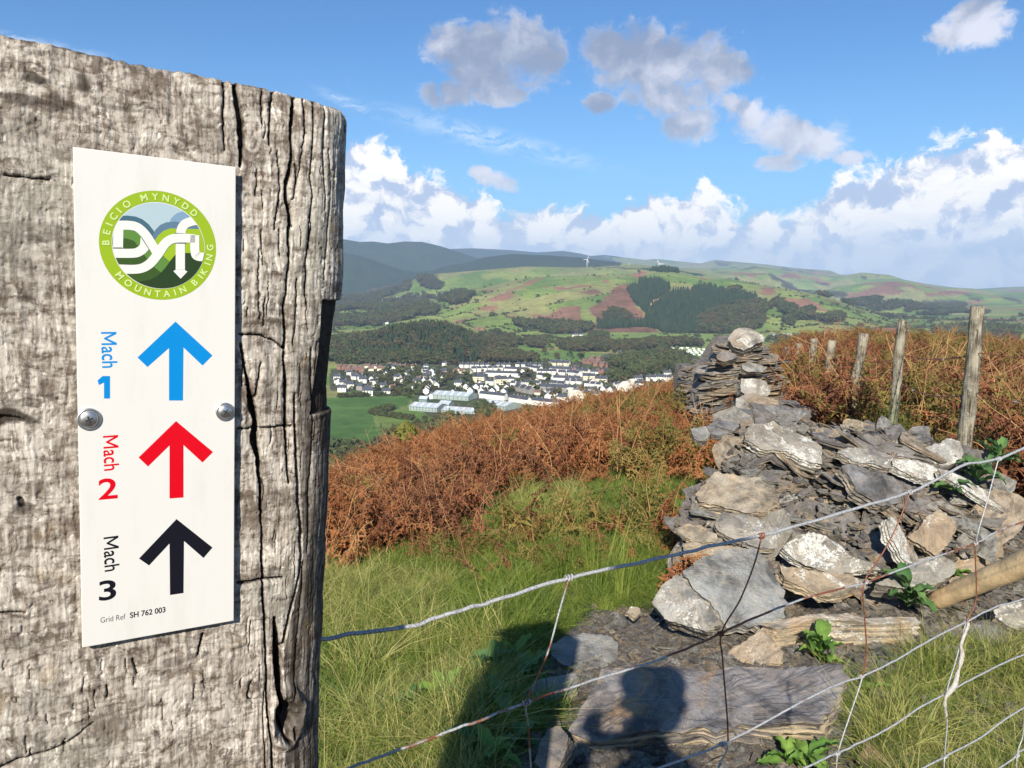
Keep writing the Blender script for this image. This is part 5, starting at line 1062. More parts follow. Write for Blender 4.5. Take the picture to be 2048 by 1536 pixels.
# ================================================================== plants
def scatter(name, protos, P, rot, scl, idx, kind='stuff'):
    """many copies of a few plants on points: one object of uncountable growth"""
    P = np.asarray(P, np.float32); me = bpy.data.meshes.new(name); me.vertices.add(len(P)); me.vertices.foreach_set('co', P.ravel())
    me.attributes.new('rot', 'FLOAT_VECTOR', 'POINT').data.foreach_set('vector', np.asarray(rot, np.float32).ravel())
    me.attributes.new('scl', 'FLOAT', 'POINT').data.foreach_set('value', np.asarray(scl, np.float32)); me.attributes.new('idx', 'INT', 'POINT').data.foreach_set('value', np.asarray(idx, np.int32))
    c = bpy.data.collections.new(name + '_kinds')
    for k, (pm_) in enumerate(protos): q = bpy.data.objects.new('%02d_%s' % (k, name), pm_); c.objects.link(q)
    g = bpy.data.node_groups.new(name, 'GeometryNodeTree'); g.interface.new_socket('Geometry', in_out='INPUT', socket_type='NodeSocketGeometry'); g.interface.new_socket('Geometry', in_out='OUTPUT', socket_type='NodeSocketGeometry')
    i_ = g.nodes.new('NodeGroupInput'); o_ = g.nodes.new('NodeGroupOutput'); ins = g.nodes.new('GeometryNodeInstanceOnPoints'); ci = g.nodes.new('GeometryNodeCollectionInfo')
    ci.inputs['Collection'].default_value = c; ci.inputs['Separate Children'].default_value = True; ci.inputs['Reset Children'].default_value = True
    def at_(nm, ty): n = g.nodes.new('GeometryNodeInputNamedAttribute'); n.data_type = ty; n.inputs[0].default_value = nm; return n.outputs[0]
    L = g.links.new; L(i_.outputs[0], ins.inputs['Points']); L(ci.outputs[0], ins.inputs['Instance']); ins.inputs['Pick Instance'].default_value = True
    L(at_('idx', 'INT'), ins.inputs['Instance Index']); L(at_('rot', 'FLOAT_VECTOR'), ins.inputs['Rotation']); L(at_('scl', 'FLOAT'), ins.inputs['Scale']); L(ins.outputs[0], o_.inputs[0])
    o = obj(name, me); o.modifiers.new('scatter', 'NODES').node_group = g; return tag(o, kind=kind)
def leaf_mat(name, a, b, rough=.6, trans=.25, scale=3.0, spec=.3):
    m, t, p = new_mat(name, rough, spec); oi = S(t.nodes.new('ShaderNodeObjectInfo').outputs['Random']); g = t.nodes.new('ShaderNodeTexCoord').outputs['Object']
    n = noise(t, g, scale, 3, .6); c = mix(t, (oi * .75 + n * .5 - .12).clamp(), a, b); t.links.new(c, p.inputs['Base Color'])
    if trans:
        tr = t.nodes.new('ShaderNodeBsdfTranslucent'); t.links.new(c, tr.inputs[0]); mx = t.nodes.new('ShaderNodeMixShader'); mx.inputs[0].default_value = trans
        t.links.new(p.outputs[0], mx.inputs[1]); t.links.new(tr.outputs[0], mx.inputs[2]); t.links.new(mx.outputs[0], t.nodes['Material Output'].inputs[0])
    return m
M_BR = leaf_mat('dead_bracken', (.15, .048, .017), (.37, .145, .052), .8, .2, 4); M_BG = leaf_mat('turning_bracken', (.10, .11, .02), (.26, .19, .05), .7, .25, 4); M_BD = leaf_mat('dark_bracken', (.085, .032, .016), (.25, .09, .042), .8, .15, 4); M_ST = leaf_mat('bracken_stalk', (.26, .12, .05), (.48, .28, .12), .7, 0)
M_G1 = leaf_mat('grass_green', (.095, .165, .022), (.34, .39, .075), .55, .4, 6); M_G2 = leaf_mat('grass_straw', (.28, .30, .07), (.56, .48, .19), .6, .3, 6); M_G3 = leaf_mat('grass_dark', (.05, .115, .02), (.13, .205, .04), .5, .3, 6)
M_LF = leaf_mat('broad_leaf', (.08, .19, .035), (.26, .40, .08), .5, .3, 9); M_LD = leaf_mat('broad_leaf_dark', (.065, .15, .05), (.16, .27, .08), .5, .3, 9)
def strip(P, w, side):
    """a ribbon of quads along P, width per point"""
    P = np.asarray(P, float); side = np.asarray(side, float); w = np.broadcast_to(w, (len(P),)); v = np.vstack([P - side * w[:, None] / 2, P + side * w[:, None] / 2]); n = len(P)
    return v, [[i, i + 1, n + i + 1, n + i] for i in range(n - 1)]
def frond(seed, h=.62, curl=1.0, npin=13, mats=None):
    r = np.random.default_rng(seed); mb = MB(); la = r.uniform(0, 6.28); lean = np.array([math.cos(la), math.sin(la), 0]); t = np.linspace(0, 1, 9)[:, None]
    bend = r.uniform(.25, .75); P = np.array([0, 0, h]) * (t - .42 * bend * t ** 2.6) + lean * h * bend * t ** 1.9; P = P + np.cumsum(r.normal(size=P.shape) * .012, 0) * h
    v, f = tube(P, np.linspace(.0042, .0012, 9), 4, False); mb.add(v, f, 1)
    for k in range(npin):
        q = .30 + .70 * (k + r.random() * .6) / npin; c = np.array([np.interp(q, t[:, 0], P[:, i]) for i in range(3)]); L = h * .36 * (1.15 - q) ** .7 * r.uniform(.6, 1.15)
        for sg in (-1, 1):
            if r.random() < .12: continue
            sd = np.cross(lean, [0, 0, 1]) * sg + lean * r.uniform(-.1, .5) + r.normal(size=3) * .22; sd /= np.linalg.norm(sd); u = np.linspace(0, 1, 7)[:, None]
            droop = curl * r.uniform(.25, 1.1); Q = c + sd * L * (u - .30 * droop * u ** 2) + np.array([0, 0, -1]) * L * droop * .8 * u ** 2 + np.cumsum(r.normal(size=(7, 3)) * .035, 0) * L
            T = np.gradient(Q, axis=0); T /= np.linalg.norm(T, axis=1, keepdims=True)
            for j in range(1, 7):
                ww = L * .33 * (1.12 - j / 7)
                for s2 in (-1, 1):
                    d = np.cross(T[j], r.normal(size=3) * .55 + [0, 0, 1]) * s2; d /= np.linalg.norm(d) + 1e-9; tip = Q[j] + d * ww * r.uniform(.6, 1.2) + np.array([0, 0, -1]) * ww * curl * r.uniform(0, .8) + r.normal(size=3) * ww * .25
                    a_ = Q[j] - T[j] * L * .075; b_ = Q[j] + T[j] * L * .075; m_ = (a_ + tip) / 2 + T[j] * ww * .16; mb.add([a_, b_, tip], [[0, 1, 2]])
            v, f = strip(Q, np.linspace(.004, .001, 7), np.cross(sd, [0, 0, 1.0])); mb.add(v, f, 1)
    return mb.mesh('frond', mats or [M_BR, M_ST], False)
def tuft(seed, n=26, h=.13, w=.0034, spread=.05, mat=None, lean=.6, segs=4):
    r = np.random.default_rng(seed); mb = MB()
    for k in range(n):
        a = r.uniform(0, 6.28); b = r.uniform(0, spread); base = np.array([math.cos(a) * b, math.sin(a) * b, -.01]); hh_ = h * r.uniform(.5, 1.15); d = np.array([math.cos(a + r.normal() * .8), math.sin(a + r.normal() * .8), 0]); t = np.linspace(0, 1, segs)[:, None]
        ln = lean * r.uniform(.2, 1.5); P = base + np.array([0, 0, hh_]) * (t - .32 * ln * t ** 2) + d * hh_ * ln * .75 * t ** 1.8; sd = np.cross(d, [0, 0, 1.0]); sd = sd * math.cos(1) + r.normal(size=3) * .3; sd /= np.linalg.norm(sd)
        v, f = strip(P, w * np.linspace(1, .12, segs) * r.uniform(.7, 1.3), sd); mb.add(v, f)
    return mb.mesh('tuft', [mat], True)
def upright(n, tilt=.25):
    return np.stack([rng.normal(0, tilt, n), rng.normal(0, tilt, n), rng.uniform(0, 6.28, n)], -1)
FR = [frond(k, .6, 1.0) for k in range(6)] + [frond(10 + k, .42, 1.5, 10) for k in range(3)] + [frond(20 + k, .6, .6, 13, [M_BG, M_ST]) for k in range(3)]
def stalk(seed):
    r = np.random.default_rng(seed); mb = MB(); t = np.linspace(0, 1, 7)[:, None]; d = r.normal(size=3); d[2] = 0; d /= np.linalg.norm(d); P = np.array([0, 0, .8]) * (t - .15 * t ** 2) + d * .35 * t ** 1.6 + np.cumsum(r.normal(size=(7, 3)) * .012, 0); v, f = tube(P, np.linspace(.0048, .002, 7), 5, False); mb.add(v, f)
    for k in range(4):
        j = 2 + k; e_ = P[j] + r.normal(size=3) * [.14, .14, .08] + [0, 0, .06]; v, f = tube(np.array([P[j], (P[j] + e_) / 2 + [0, 0, .01], e_]), [.002, .0016, .0008], 4, False); mb.add(v, f)
    return mb.mesh('stalk', [M_ST], False)
FR += [stalk(40), stalk(41), stalk(42)] + [frond(50 + k, .6, 1.1, 13, [M_BD, M_ST]) for k in range(4)]
# bracken on the hillside: density by place
def heap_mask(x, y):
    P = np.stack([x, y, H(x, y)], -1); a, b = project(P)
    return inpoly(a, b, [(1490, 862), (1500, 830), (1400, 835), (1400, 780), (1560, 780), (1570, 840), (1700, 880), (1900, 905), (2060, 1040), (2000, 1240), (1330, 1240), (1370, 1080), (1400, 980), (1450, 920)]), a, b
n = 46000; rr_ = rng.uniform(3.4, 62, n); aa = rng.uniform(R(-40), R(48), n); x, y = rr_ * np.sin(aa), rr_ * np.cos(aa)
g, s, rt = near_cover(x, y); hm_, px_, py_ = heap_mask(x, y)
edge_n = fbm(x * .8, y * .8, 3.3, 3)
keep = (~g & ~s & ~rt & ~hm_) | (g & ~hm_ & (py_ < 1330) & (edge_n > .10) & (rng.random(n) < .26)) | (g & (py_ < 1175) & (edge_n > .18) & (rng.random(n) < .55) & (py_ > 880))
keep &= rng.random(n) < np.where(rr_ > 30, .5, .95)
x, y, px_, py_, rr_, g = x[keep], y[keep], px_[keep], py_[keep], rr_[keep], g[keep]; n = len(x)
green = (fbm(x * .45, y * .45, 7, 3) + .9 * np.exp(-((px_ - 1330) / 130) ** 2 - ((py_ - 960) / 70) ** 2) + .25 * (px_ > 1560)) > .27
idx = rng.choice(9, n); idx = np.where(green & (rng.random(n) < .7), 9 + rng.integers(0, 3, n), idx); dk_ = (px_ > 1500) | (fbm(x * .35, y * .35, 13, 3) > .22); idx = np.where(dk_ & (idx < 9) & (rng.random(n) < np.where(px_ > 1500, .88, .6)), 15 + rng.integers(0, 4, n), idx); idx = np.where(rng.random(n) < np.where(px_ > 1560, .06, .04), 12 + rng.integers(0, 3, n), idx)
hgt = 1 + .28 * fbm(x * .5, y * .5, 2, 3) + .18 * rng.normal(size=n); hgt = hgt * np.where(g & (py_ > 1100), .5, 1); hgt = hgt * np.where(px_ > 1560, np.where(rr_ < 10, 1.38, 1.08), .84); hgt = hgt * np.where(rr_ < 4.6, .75, 1)
scatter('bracken', FR, np.stack([x, y, H(x, y) - .03], -1), upright(n, .30), np.clip(hgt, .4, 1.7), idx)
# grass
TU = [tuft(1, 34, .13, .0036, .07, M_G1, 1.3), tuft(2, 34, .11, .0036, .07, M_G1, 1.7), tuft(3, 30, .17, .003, .06, M_G2, 1.6), tuft(4, 30, .12, .0036, .07, M_G3, 1.3), tuft(5, 20, .26, .0026, .04, M_G2, .9, 5), tuft(6, 40, .075, .004, .08, M_G1, 1.5), tuft(7, 20, .5, .0044, .05, M_G1, .35, 5), tuft(8, 26, .75, .0042, .07, M_G3, .12, 5)]
def grass_pts(n, rlo, rhi, a0, a1):
    rr_ = rng.uniform(rlo, rhi, n); aa = rng.uniform(R(a0), R(a1), n); x, y = rr_ * np.sin(aa), rr_ * np.cos(aa); g, s, rt = near_cover(x, y); hm_, a, b = heap_mask(x, y); return x, y, g, s, rt, hm_, a, b, rr_
x, y, g, s, rt, hm_, a, b, r1 = grass_pts(30000, 1.6, 9.5, -36, 42)
k1 = ((g & ~s & (b > 880)) | rt) & ~hm_ & (rng.random(len(x)) < np.where(r1 < 5, 1, .6)); k2 = (~g & ~s & (rng.random(len(x)) < .25)) & ~hm_; k3 = s & ~hm_ & (fbm(x * 2.2, y * 2.2, 6, 3) > .30) & (rng.random(len(x)) < .5)
k = k1 | k2 | k3; x, y, rt, a, b, r1, k3 = x[k], y[k], rt[k], a[k], b[k], r1[k], k3[k]; n = len(x)
st = fbm(x * .9, y * .9, 5, 3); pr = rng.random(n); idx = np.where(pr < .34, 0, np.where(pr < .62, 1, np.where(pr < .82, 5, 3)))
straw = (st > .05) | ((a < 1000) & (b > 1150) & (st > -.3)); idx = np.where(straw & (rng.random(n) < .30), 2, idx); idx = np.where(straw & (rng.random(n) < .05), 4, idx); idx = np.where(rt & (rng.random(n) < .35), 2, idx)
scatter('grass', TU, np.stack([x, y, H(x, y)], -1), upright(n, .42), rng.uniform(.5, 1.15, n) * np.where(r1 < 2.4, .8, 1) * (1 + .8 * fbm(x * 3.1, y * 3.1, 9, 3)), idx)
# rushes: a countable clump or two
def clump(px, py, dep, label, idx_, n, spread, sc, kindn='rush_clump'):
    c = at(px, py, dep); c[2] = H(c[0], c[1]); root = thing(kindn, label, 'rushes', c)
    for k in range(n):
        o = obj('stems', TU[idx_], root, (rng.normal(0, spread), rng.normal(0, spread), 0), (rng.normal(0, .12), rng.normal(0, .12), rng.uniform(0, 6.28))); o.scale = (sc * rng.uniform(.8, 1.15),) * 3
for px_, py_, d_, lb in ((1190, 1130, 4.1, 'tall thin green rushes in the grass between bracken and slates'), (1215, 1100, 4.3, 'tall thin rushes close behind the first clump, more straw coloured')): clump(px_, py_, d_, lb, 6, 4, .10, .95)
for px_, py_, d_, lb in ((1830, 850, 6.0, 'dark green upright rushes in the bracken right of the second fence post'), (1905, 880, 5.5, 'dark green rushes below the nearest fence post'), (1790, 868, 6.2, 'dark green rushes left of the others behind the heap')): clump(px_, py_, d_, lb, 7, 7, .14, .85)
# chips and rubble on the scree and in the heap
CH = []
for k in range(8):
    me = cheap('chip', 60 + k, 9); me.materials.clear(); me.materials.append(MS[[0, 2, 3, 4, 5, 1, 0, 3][k]]); CH.append(me)
n = 26000; rr_ = rng.uniform(1.5, 6.5, n); aa = rng.uniform(R(-8), R(42), n); x, y = rr_ * np.sin(aa), rr_ * np.cos(aa); g, s, rt = near_cover(x, y)
k = s & (rng.random(n) < .9) | (rt & (rng.random(n) < .06)) | (g & (rng.random(n) < .012)); x, y, rr_ = x[k], y[k], rr_[k]
nh = 2600; hx, hy = rng.uniform(1345, 2015, nh), rng.uniform(838, 1180, nh); q = inpoly(hx, hy, HP); hx, hy = hx[q], hy[q]; Ph = at(hx, hy, ydep(hx, hy) + rng.uniform(.03, .12, len(hx)))
P = np.vstack([np.stack([x, y, H(x, y) + .004], -1), Ph]); n = len(P); sc_ = np.clip(rng.lognormal(-3.55, .55, n), .01, .11)
rot = upright(n, .35); rot[-len(Ph):, 0] += .5
scatter('slate_chips', CH, P, rot, sc_, rng.integers(0, 8, n))
BUSH = []
# broad leaved plants
def leaf(L, w, seed, mat, curl=.5):
    r = np.random.default_rng(seed); n_ = 9; t = np.linspace(0, 1, n_); wd = w * np.sin(np.pi * np.clip(t * .93 + .07, 0, 1) ** .75) ** .8; wd[0] = .006; wd[-1] = .003
    cz = L * (.55 * t - curl * t ** 2 * .75); cx = L * (t - .12 * t ** 2); rows = []
    for j, u in enumerate((-1, -.5, 0, .5, 1)): rows.append(np.stack([cx, u * wd / 2, cz + abs(u) * wd * .28 + .010 * np.sin(t * 19 + u * 3 + seed) * abs(u) * w / .06], -1))
    V = np.stack(rows, 1).reshape(-1, 3); return mesh('leaf', V, [list(q) for q in grid_faces(n_, 5)], mat, True)
LV = {False: [leaf(.18, .070, k, M_LF, .45 + .15 * k) for k in range(4)], True: [leaf(.18, .072, 9 + k, M_LD, .45 + .15 * k) for k in range(4)]}
PL = [(1640, 1310, 9, .85, False, 'bright green leafy plant in front of the long cream block'), (1815, 1215, 9, 1.0, True, 'dark green plant beside the fallen post, above the cream block'), (1893, 1165, 4, .8, False, 'small leafy sprig against the fallen post'),
      (1000, 1420, 8, .85, True, 'large soft leaved plant left of the long flat slab'), (1060, 1350, 6, .75, True, 'large leaved plant at the tip of the post shadow'), (985, 1330, 7, .7, True, 'leafy plant behind the large soft leaved one, in the grass'), (1035, 1310, 6, .6, False, 'pale leafy plant near the blue grey slab'),
      (820, 1420, 9, .5, True, 'lone leafy rosette in the grass near the post'), (940, 1500, 7, .7, True, 'leafy plant at the bottom edge between post and slab'), (985, 1530, 8, .7, False, 'lowest leafy plant at the bottom edge left of the dark rock'), (1040, 1490, 6, .7, True, 'leafy plant just left of the dark mossy rock'),
      (1615, 1525, 6, .7, False, 'small leafy plant below the middle of the largest slab'), (1575, 1520, 5, .6, False, 'tiny leafy rosette at the bottom edge under the largest slab'), (1955, 965, 7, .95, True, 'tall dark leafy plant behind the right end of the heap'), (1995, 930, 7, 1.0, True, 'dark leafy plant at the right edge above the top wire'),
      (1905, 985, 5, .8, True, 'low leafy plant right of the white rock'), (890, 1390, 5, .8, False, 'small leafy plant in the grass left of the long slab'), (1745, 1375, 4, .5, False, 'tiny green plant at the left corner of the right grass patch')]
for k, (px_, py_, nl, sc, dk, lb) in enumerate(PL):
    c = at(px_, py_, float(ydep(px_, py_) if py_ > 1250 or px_ < 1350 else min(float(ydep(px_, py_)), 9)) - .04)
    if py_ > 1250 or px_ < 1400: c = ground_at(px_, py_ + 14)
    root = thing('leafy_plant', lb, 'plant', c)
    for j in range(int(nl * 1.5)):
        o = obj('leaf', LV[dk][int(rng.integers(4))], root, (0, 0, .01 * j * sc), (rng.normal(0, .15), rng.uniform(-.55, .15), j * 2.4 + rng.normal(0, .3))); o.scale = (sc * rng.uniform(.65, 1.1),) * 3
for bx_s, by_s, bl in ((815, 872, 'small yellow green gorse bush at the left part of the bracken crest'),):
    az_, _ = azel(bx_s, by_s); rb_s = 11.5; P_b = (rb_s * math.sin(az_), rb_s * math.cos(az_)); root = thing('gorse_bush', bl, 'bush', (P_b[0], P_b[1], float(H(*P_b)) + .1)); BUSH.append(root)
# a bent dry straw at the bottom right
P = catmull(np.array([ground_at(*q) + [0, 0, h_] for q, h_ in (((1700, 1500), .01), ((1750, 1478), .05), ((1800, 1470), .07), ((1850, 1472), .07), ((1895, 1480), .05), ((1930, 1470), .02))]), 6)
v, f = tube(P, .0028, 5); tag(obj('straw', mesh('straw', v, f, M_G2)), 'long pale dry straw arching over the bottom right grass', 'straw')
P = catmull(np.array([ground_at(1716, 1500) + [0, 0, .02], ground_at(1740, 1482) + [0, 0, .05], ground_at(1790, 1468) + [0, 0, .085], ground_at(1835, 1462) + [0, 0, .08]]), 6)
# a gorse bush or two at the crest
# ================================================================== valley: woods, trees, town, turbines
M_CN = leaf_mat('conifer', (.018, .034, .016), (.045, .062, .026), .8, 0, .2, .1); M_BL = leaf_mat('autumn_wood', (.045, .050, .022), (.11, .085, .038), .8, 0, .2, .1); M_BO = leaf_mat('olive_tree', (.045, .062, .022), (.095, .105, .035), .8, 0, .2, .1)
M_TK = flat_mat('bark', (.09, .075, .06), .9, .1)
def conifer(seed, mat):
    r = np.random.default_rng(seed); mb = MB(); 
    for k in range(7):
        z0 = .12 + k * .125; rr_ = .24 * (1 - k / 7.6) * r.uniform(.85, 1.1); a = np.linspace(0, 6.283, 9)[:-1] + r.uniform(0, 1); rad = rr_ * r.uniform(.6, 1.15, 8)
        v = np.vstack([np.stack([np.cos(a) * rad, np.sin(a) * rad, np.full(8, z0) + r.normal(0, .02, 8)], -1), [[r.normal() * .01, r.normal() * .01, z0 + .20]]]); mb.add(v, [[j, (j + 1) % 8, 8] for j in range(8)])
    return mb.mesh('conifer', [mat], False)
def crown_mesh(seed, mat, n=150, flat=1.0):
    """a crown of many small leaf clumps through an uneven volume"""
    r = np.random.default_rng(seed); mb = MB(); lobes = r.normal(size=(7, 3)) * [.24, .24, .17] + [0, 0, .58]; lr = r.uniform(.15, .27, 7)
    for k in range(n):
        i = r.integers(7); d = r.normal(size=3); d /= np.linalg.norm(d); d[2] = abs(d[2]) * .9 - .25; c = lobes[i] + d * lr[i] * r.uniform(.7, 1.05); s_ = r.uniform(.045, .10)
        T = r.normal(size=(4, 3)) * s_; T[0] += d * s_ * .8; mb.add(c + T, [[0, 1, 2], [0, 2, 3], [0, 3, 1]])
    return mb.mesh('crown', [mat], False)
CNF = [conifer(k, M_CN) for k in range(4)]; CRB = [crown_mesh(10 + k, M_BL) for k in range(4)]; CRO = [crown_mesh(20 + k, M_BO) for k in range(4)]
def rot0(n): return np.stack([np.zeros(n), np.zeros(n), rng.uniform(0, 6.28, n)], -1)
# plantation, larch and woods on the far hill, scattered where the cover map says
def sample(n, rlo, rhi, a0=-16, a1=37): r_ = np.sqrt(rng.uniform(rlo ** 2, rhi ** 2, n)); a = rng.uniform(R(a0), R(a1), n); return r_ * np.sin(a), r_ * np.cos(a)
x, y = sample(60000, 2150, 3350); c, _ = cover(x, y)
k = c == 2; scatter('spruce_plantation', CNF, np.stack([x[k], y[k], H(x[k], y[k])], -1), rot0(k.sum()), rng.uniform(15, 24, k.sum()), rng.integers(0, 4, k.sum()))
k = (c == 3) | (c == 4); x4, y4 = sample(26000, 3350, 5200); c4, _ = cover(x4, y4); k4 = c4 == 4; X4 = np.r_[x[k], x4[k4]]; Y4 = np.r_[y[k], y4[k4]]; n = len(X4)
scatter('hillside_woods', CRB + CRO[:2], np.stack([X4, Y4, H(X4, Y4) - 2], -1), rot0(n), rng.uniform(13, 24, n), rng.integers(0, 6, n))
# hedgerows along field edges
x, y = sample(90000, 1750, 3600); v_, fd_ = fields(x, y); c, _ = cover(x, y); k = (fd_ < 4) & (c == 0) & (v_ * 7 % 1 < .75); k |= (c == 1) & (rng.random(len(x)) < .035) & (fbm(x / 70, y / 70, 5, 2) > .1); hz_ = H(x, y); k &= (hz_ < -95) | (rng.random(len(x)) < np.where(hz_ < -40, .30, .10))
hs = rng.uniform(3.5, 7.5, k.sum()) * np.where(rng.random(k.sum()) < .09, 2.0, 1); scatter('hedgerows', CRB + CRO, np.stack([x[k], y[k], H(x[k], y[k]) - 1], -1), rot0(k.sum()), hs, rng.integers(0, 8, k.sum()))
# woods of the valley bottom: traced stands
STANDS = [('conifer_knoll', [(560, 735), (640, 712), (700, 700), (760, 684), (800, 664), (850, 655), (905, 664), (950, 690), (990, 715), (1030, 735), (1070, 748), (960, 742), (860, 742), (760, 742), (660, 748)], 3000, 'mix', 14, 21),
          ('valley_woods', z4((1150, 850), (1300, 830), (1480, 930), (1300, 960), (1200, 960)) , 160, 'b', 14, 20), ('valley_woods', z4((1180, 980), (1330, 980), (1580, 1030), (1600, 1055), (1380, 1060), (1180, 1060)), 300, 'b', 12, 18),
          ('valley_woods', z4((1480, 890), (1620, 880), (1640, 950), (1520, 940)), 90, 'b', 12, 18), ('valley_woods', z5((60, 920), (200, 900), (430, 900), (470, 930), (430, 975), (200, 975), (80, 960)), 420, 'b', 12, 19), ('valley_woods', z5((480, 925), (640, 925), (820, 905), (1000, 900), (1130, 915), (1200, 940), (1040, 935), (850, 950), (700, 975), (500, 985)), 460, 'b', 14, 20),
          ('valley_woods', z5((500, 1070), (620, 1010), (700, 1040), (700, 1110), (620, 1130), (480, 1100)), 260, 'o', 13, 19), ('valley_woods', z5((720, 1020), (870, 980), (1000, 1020), (1080, 1060), (1150, 1110), (1010, 1150), (860, 1150), (740, 1120)), 420, 'mixb', 13, 20),
          ('valley_woods', z5((610, 1130), (740, 1110), (760, 1150), (700, 1180), (620, 1170)), 110, 'o', 13, 18), ('valley_woods', z5((440, 1175), (590, 1180), (600, 1205), (450, 1205)), 80, 'o', 10, 15), ('hillside_trees', [(655, 905), (740, 900), (790, 880), (840, 862), (900, 845), (960, 850), (1060, 880), (900, 960), (760, 1010), (640, 1010)], 1100, 'mixb', 9, 15),
          ('valley_woods', z5((300, 840), (440, 845), (430, 880), (310, 885)), 90, 'o', 11, 16), ('valley_woods', z4((350, 1130), (660, 1120), (700, 1200), (640, 1290), (780, 1330), (560, 1330), (330, 1270)), 60, 'mixb', 7, 12), ('valley_woods', z4((60, 1010), (360, 990), (700, 1010), (960, 1040), (960, 1075), (700, 1070), (300, 1075), (60, 1075)), 420, 'mixb', 10, 16),
          ('valley_woods', z4((1130, 1390), (1180, 1410), (1250, 1450), (1240, 1480), (1150, 1480)), 60, 'o', 8, 12), ('valley_woods', z4((560, 1180), (650, 1160), (900, 1180), (960, 1230), (860, 1260), (600, 1240)), 20, 'mixb', 7, 11), ('valley_hedge', z4((320, 1430), (480, 1400), (490, 1425), (360, 1450), (640, 1490), (630, 1505), (310, 1455)), 130, 'o', 4, 7),
          ('valley_hedge', z4((60, 1318), (500, 1300), (500, 1312), (60, 1330)), 90, 'o', 4, 7), ('valley_woods', z6((100, 600), (400, 590), (720, 600), (900, 580), (900, 610), (400, 640), (120, 630)), 160, 'o', 8, 14)]
AC = {}
for nm, poly, n, kd, lo, hi in STANDS:
    poly = np.array(poly, float); q = np.array([rng.uniform(poly.min(0), poly.max(0)) for _ in range(n * 4)]); q = q[inpoly(q[:, 0], q[:, 1], poly)][:n]; G_ = ground_at(q[:, 0], q[:, 1], 420)
    ids = {'mix': [0, 1, 2, 3, 0, 1, 5], 'b': [4, 5, 6, 7, 8], 'o': [8, 9, 10, 11, 5], 'mixb': [4, 5, 8, 9, 10, 11, 6]}[kd]
    A_ = AC.setdefault(nm, [[], [], []]); 
    G_ = G_[(G_[:, 1] < 3000) & (np.hypot(G_[:, 0], G_[:, 1]) > 420)]
    if nm == 'conifer_knoll': xk = rng.uniform(-480, 60, 5200); yk = rng.uniform(1280, 1960, 5200); zk = H(xk, yk); kk = zk > FLOOR + 4; G_ = np.vstack([np.stack([xk, yk, zk], -1)[kk]])
    A_[0].append(G_); A_[1].append(rng.uniform(lo, hi, len(G_))); A_[2].append(rng.choice(ids, len(G_)))
for nm, (G_, s_, i_) in AC.items():
    G_, s_, i_ = np.vstack(G_), np.concatenate(s_), np.concatenate(i_)
    if nm == 'conifer_knoll': i_ = np.where(G_[:, 0] < -300 - 60 * rng.random(len(G_)), rng.integers(4, 12, len(G_)), i_)
    scatter(nm, CNF + CRB + CRO, G_ - [0, 0, 1], rot0(len(G_)), s_, i_)
# single trees one can tell apart
v, f = tube(np.array([[0, 0, -.03], [.01, 0, .2], [0, .01, .45]]), [.035, .025, .012], 6); TRK0 = mesh('trunk', v, f, M_TK)
def tree(px, py, h, kd, label, group):
    G_ = ground_at(px, py, 420); label = label % zone(G_) if '%' in label else label; root = thing('field_tree', label, 'tree', G_, (0, 0, rng.uniform(0, 6.28)), group); root.scale = (h * rng.uniform(.9, 1.15), h * rng.uniform(.9, 1.15), h)
    obj('crown', (CRO if kd else CRB)[int(rng.integers(4))], root); obj('trunk', TRK, root)
v, f = tube(np.array([[0, 0, -.03], [.01, 0, .2], [0, .01, .45]]), [.035, .025, .012], 6); TRK = mesh('trunk', v, f, M_TK)
M_GO = leaf_mat('gorse', (.07, .09, .02), (.22, .20, .045), .7, .2, 3)
for k, root in enumerate(BUSH):
    o = obj('crown', crown_mesh(71 + k, M_GO, 1400), root); o.scale = (.36, .36, .38); o.location = (0, 0, .22); o2 = obj('trunk', TRK0, root); o2.scale = (.5,) * 3
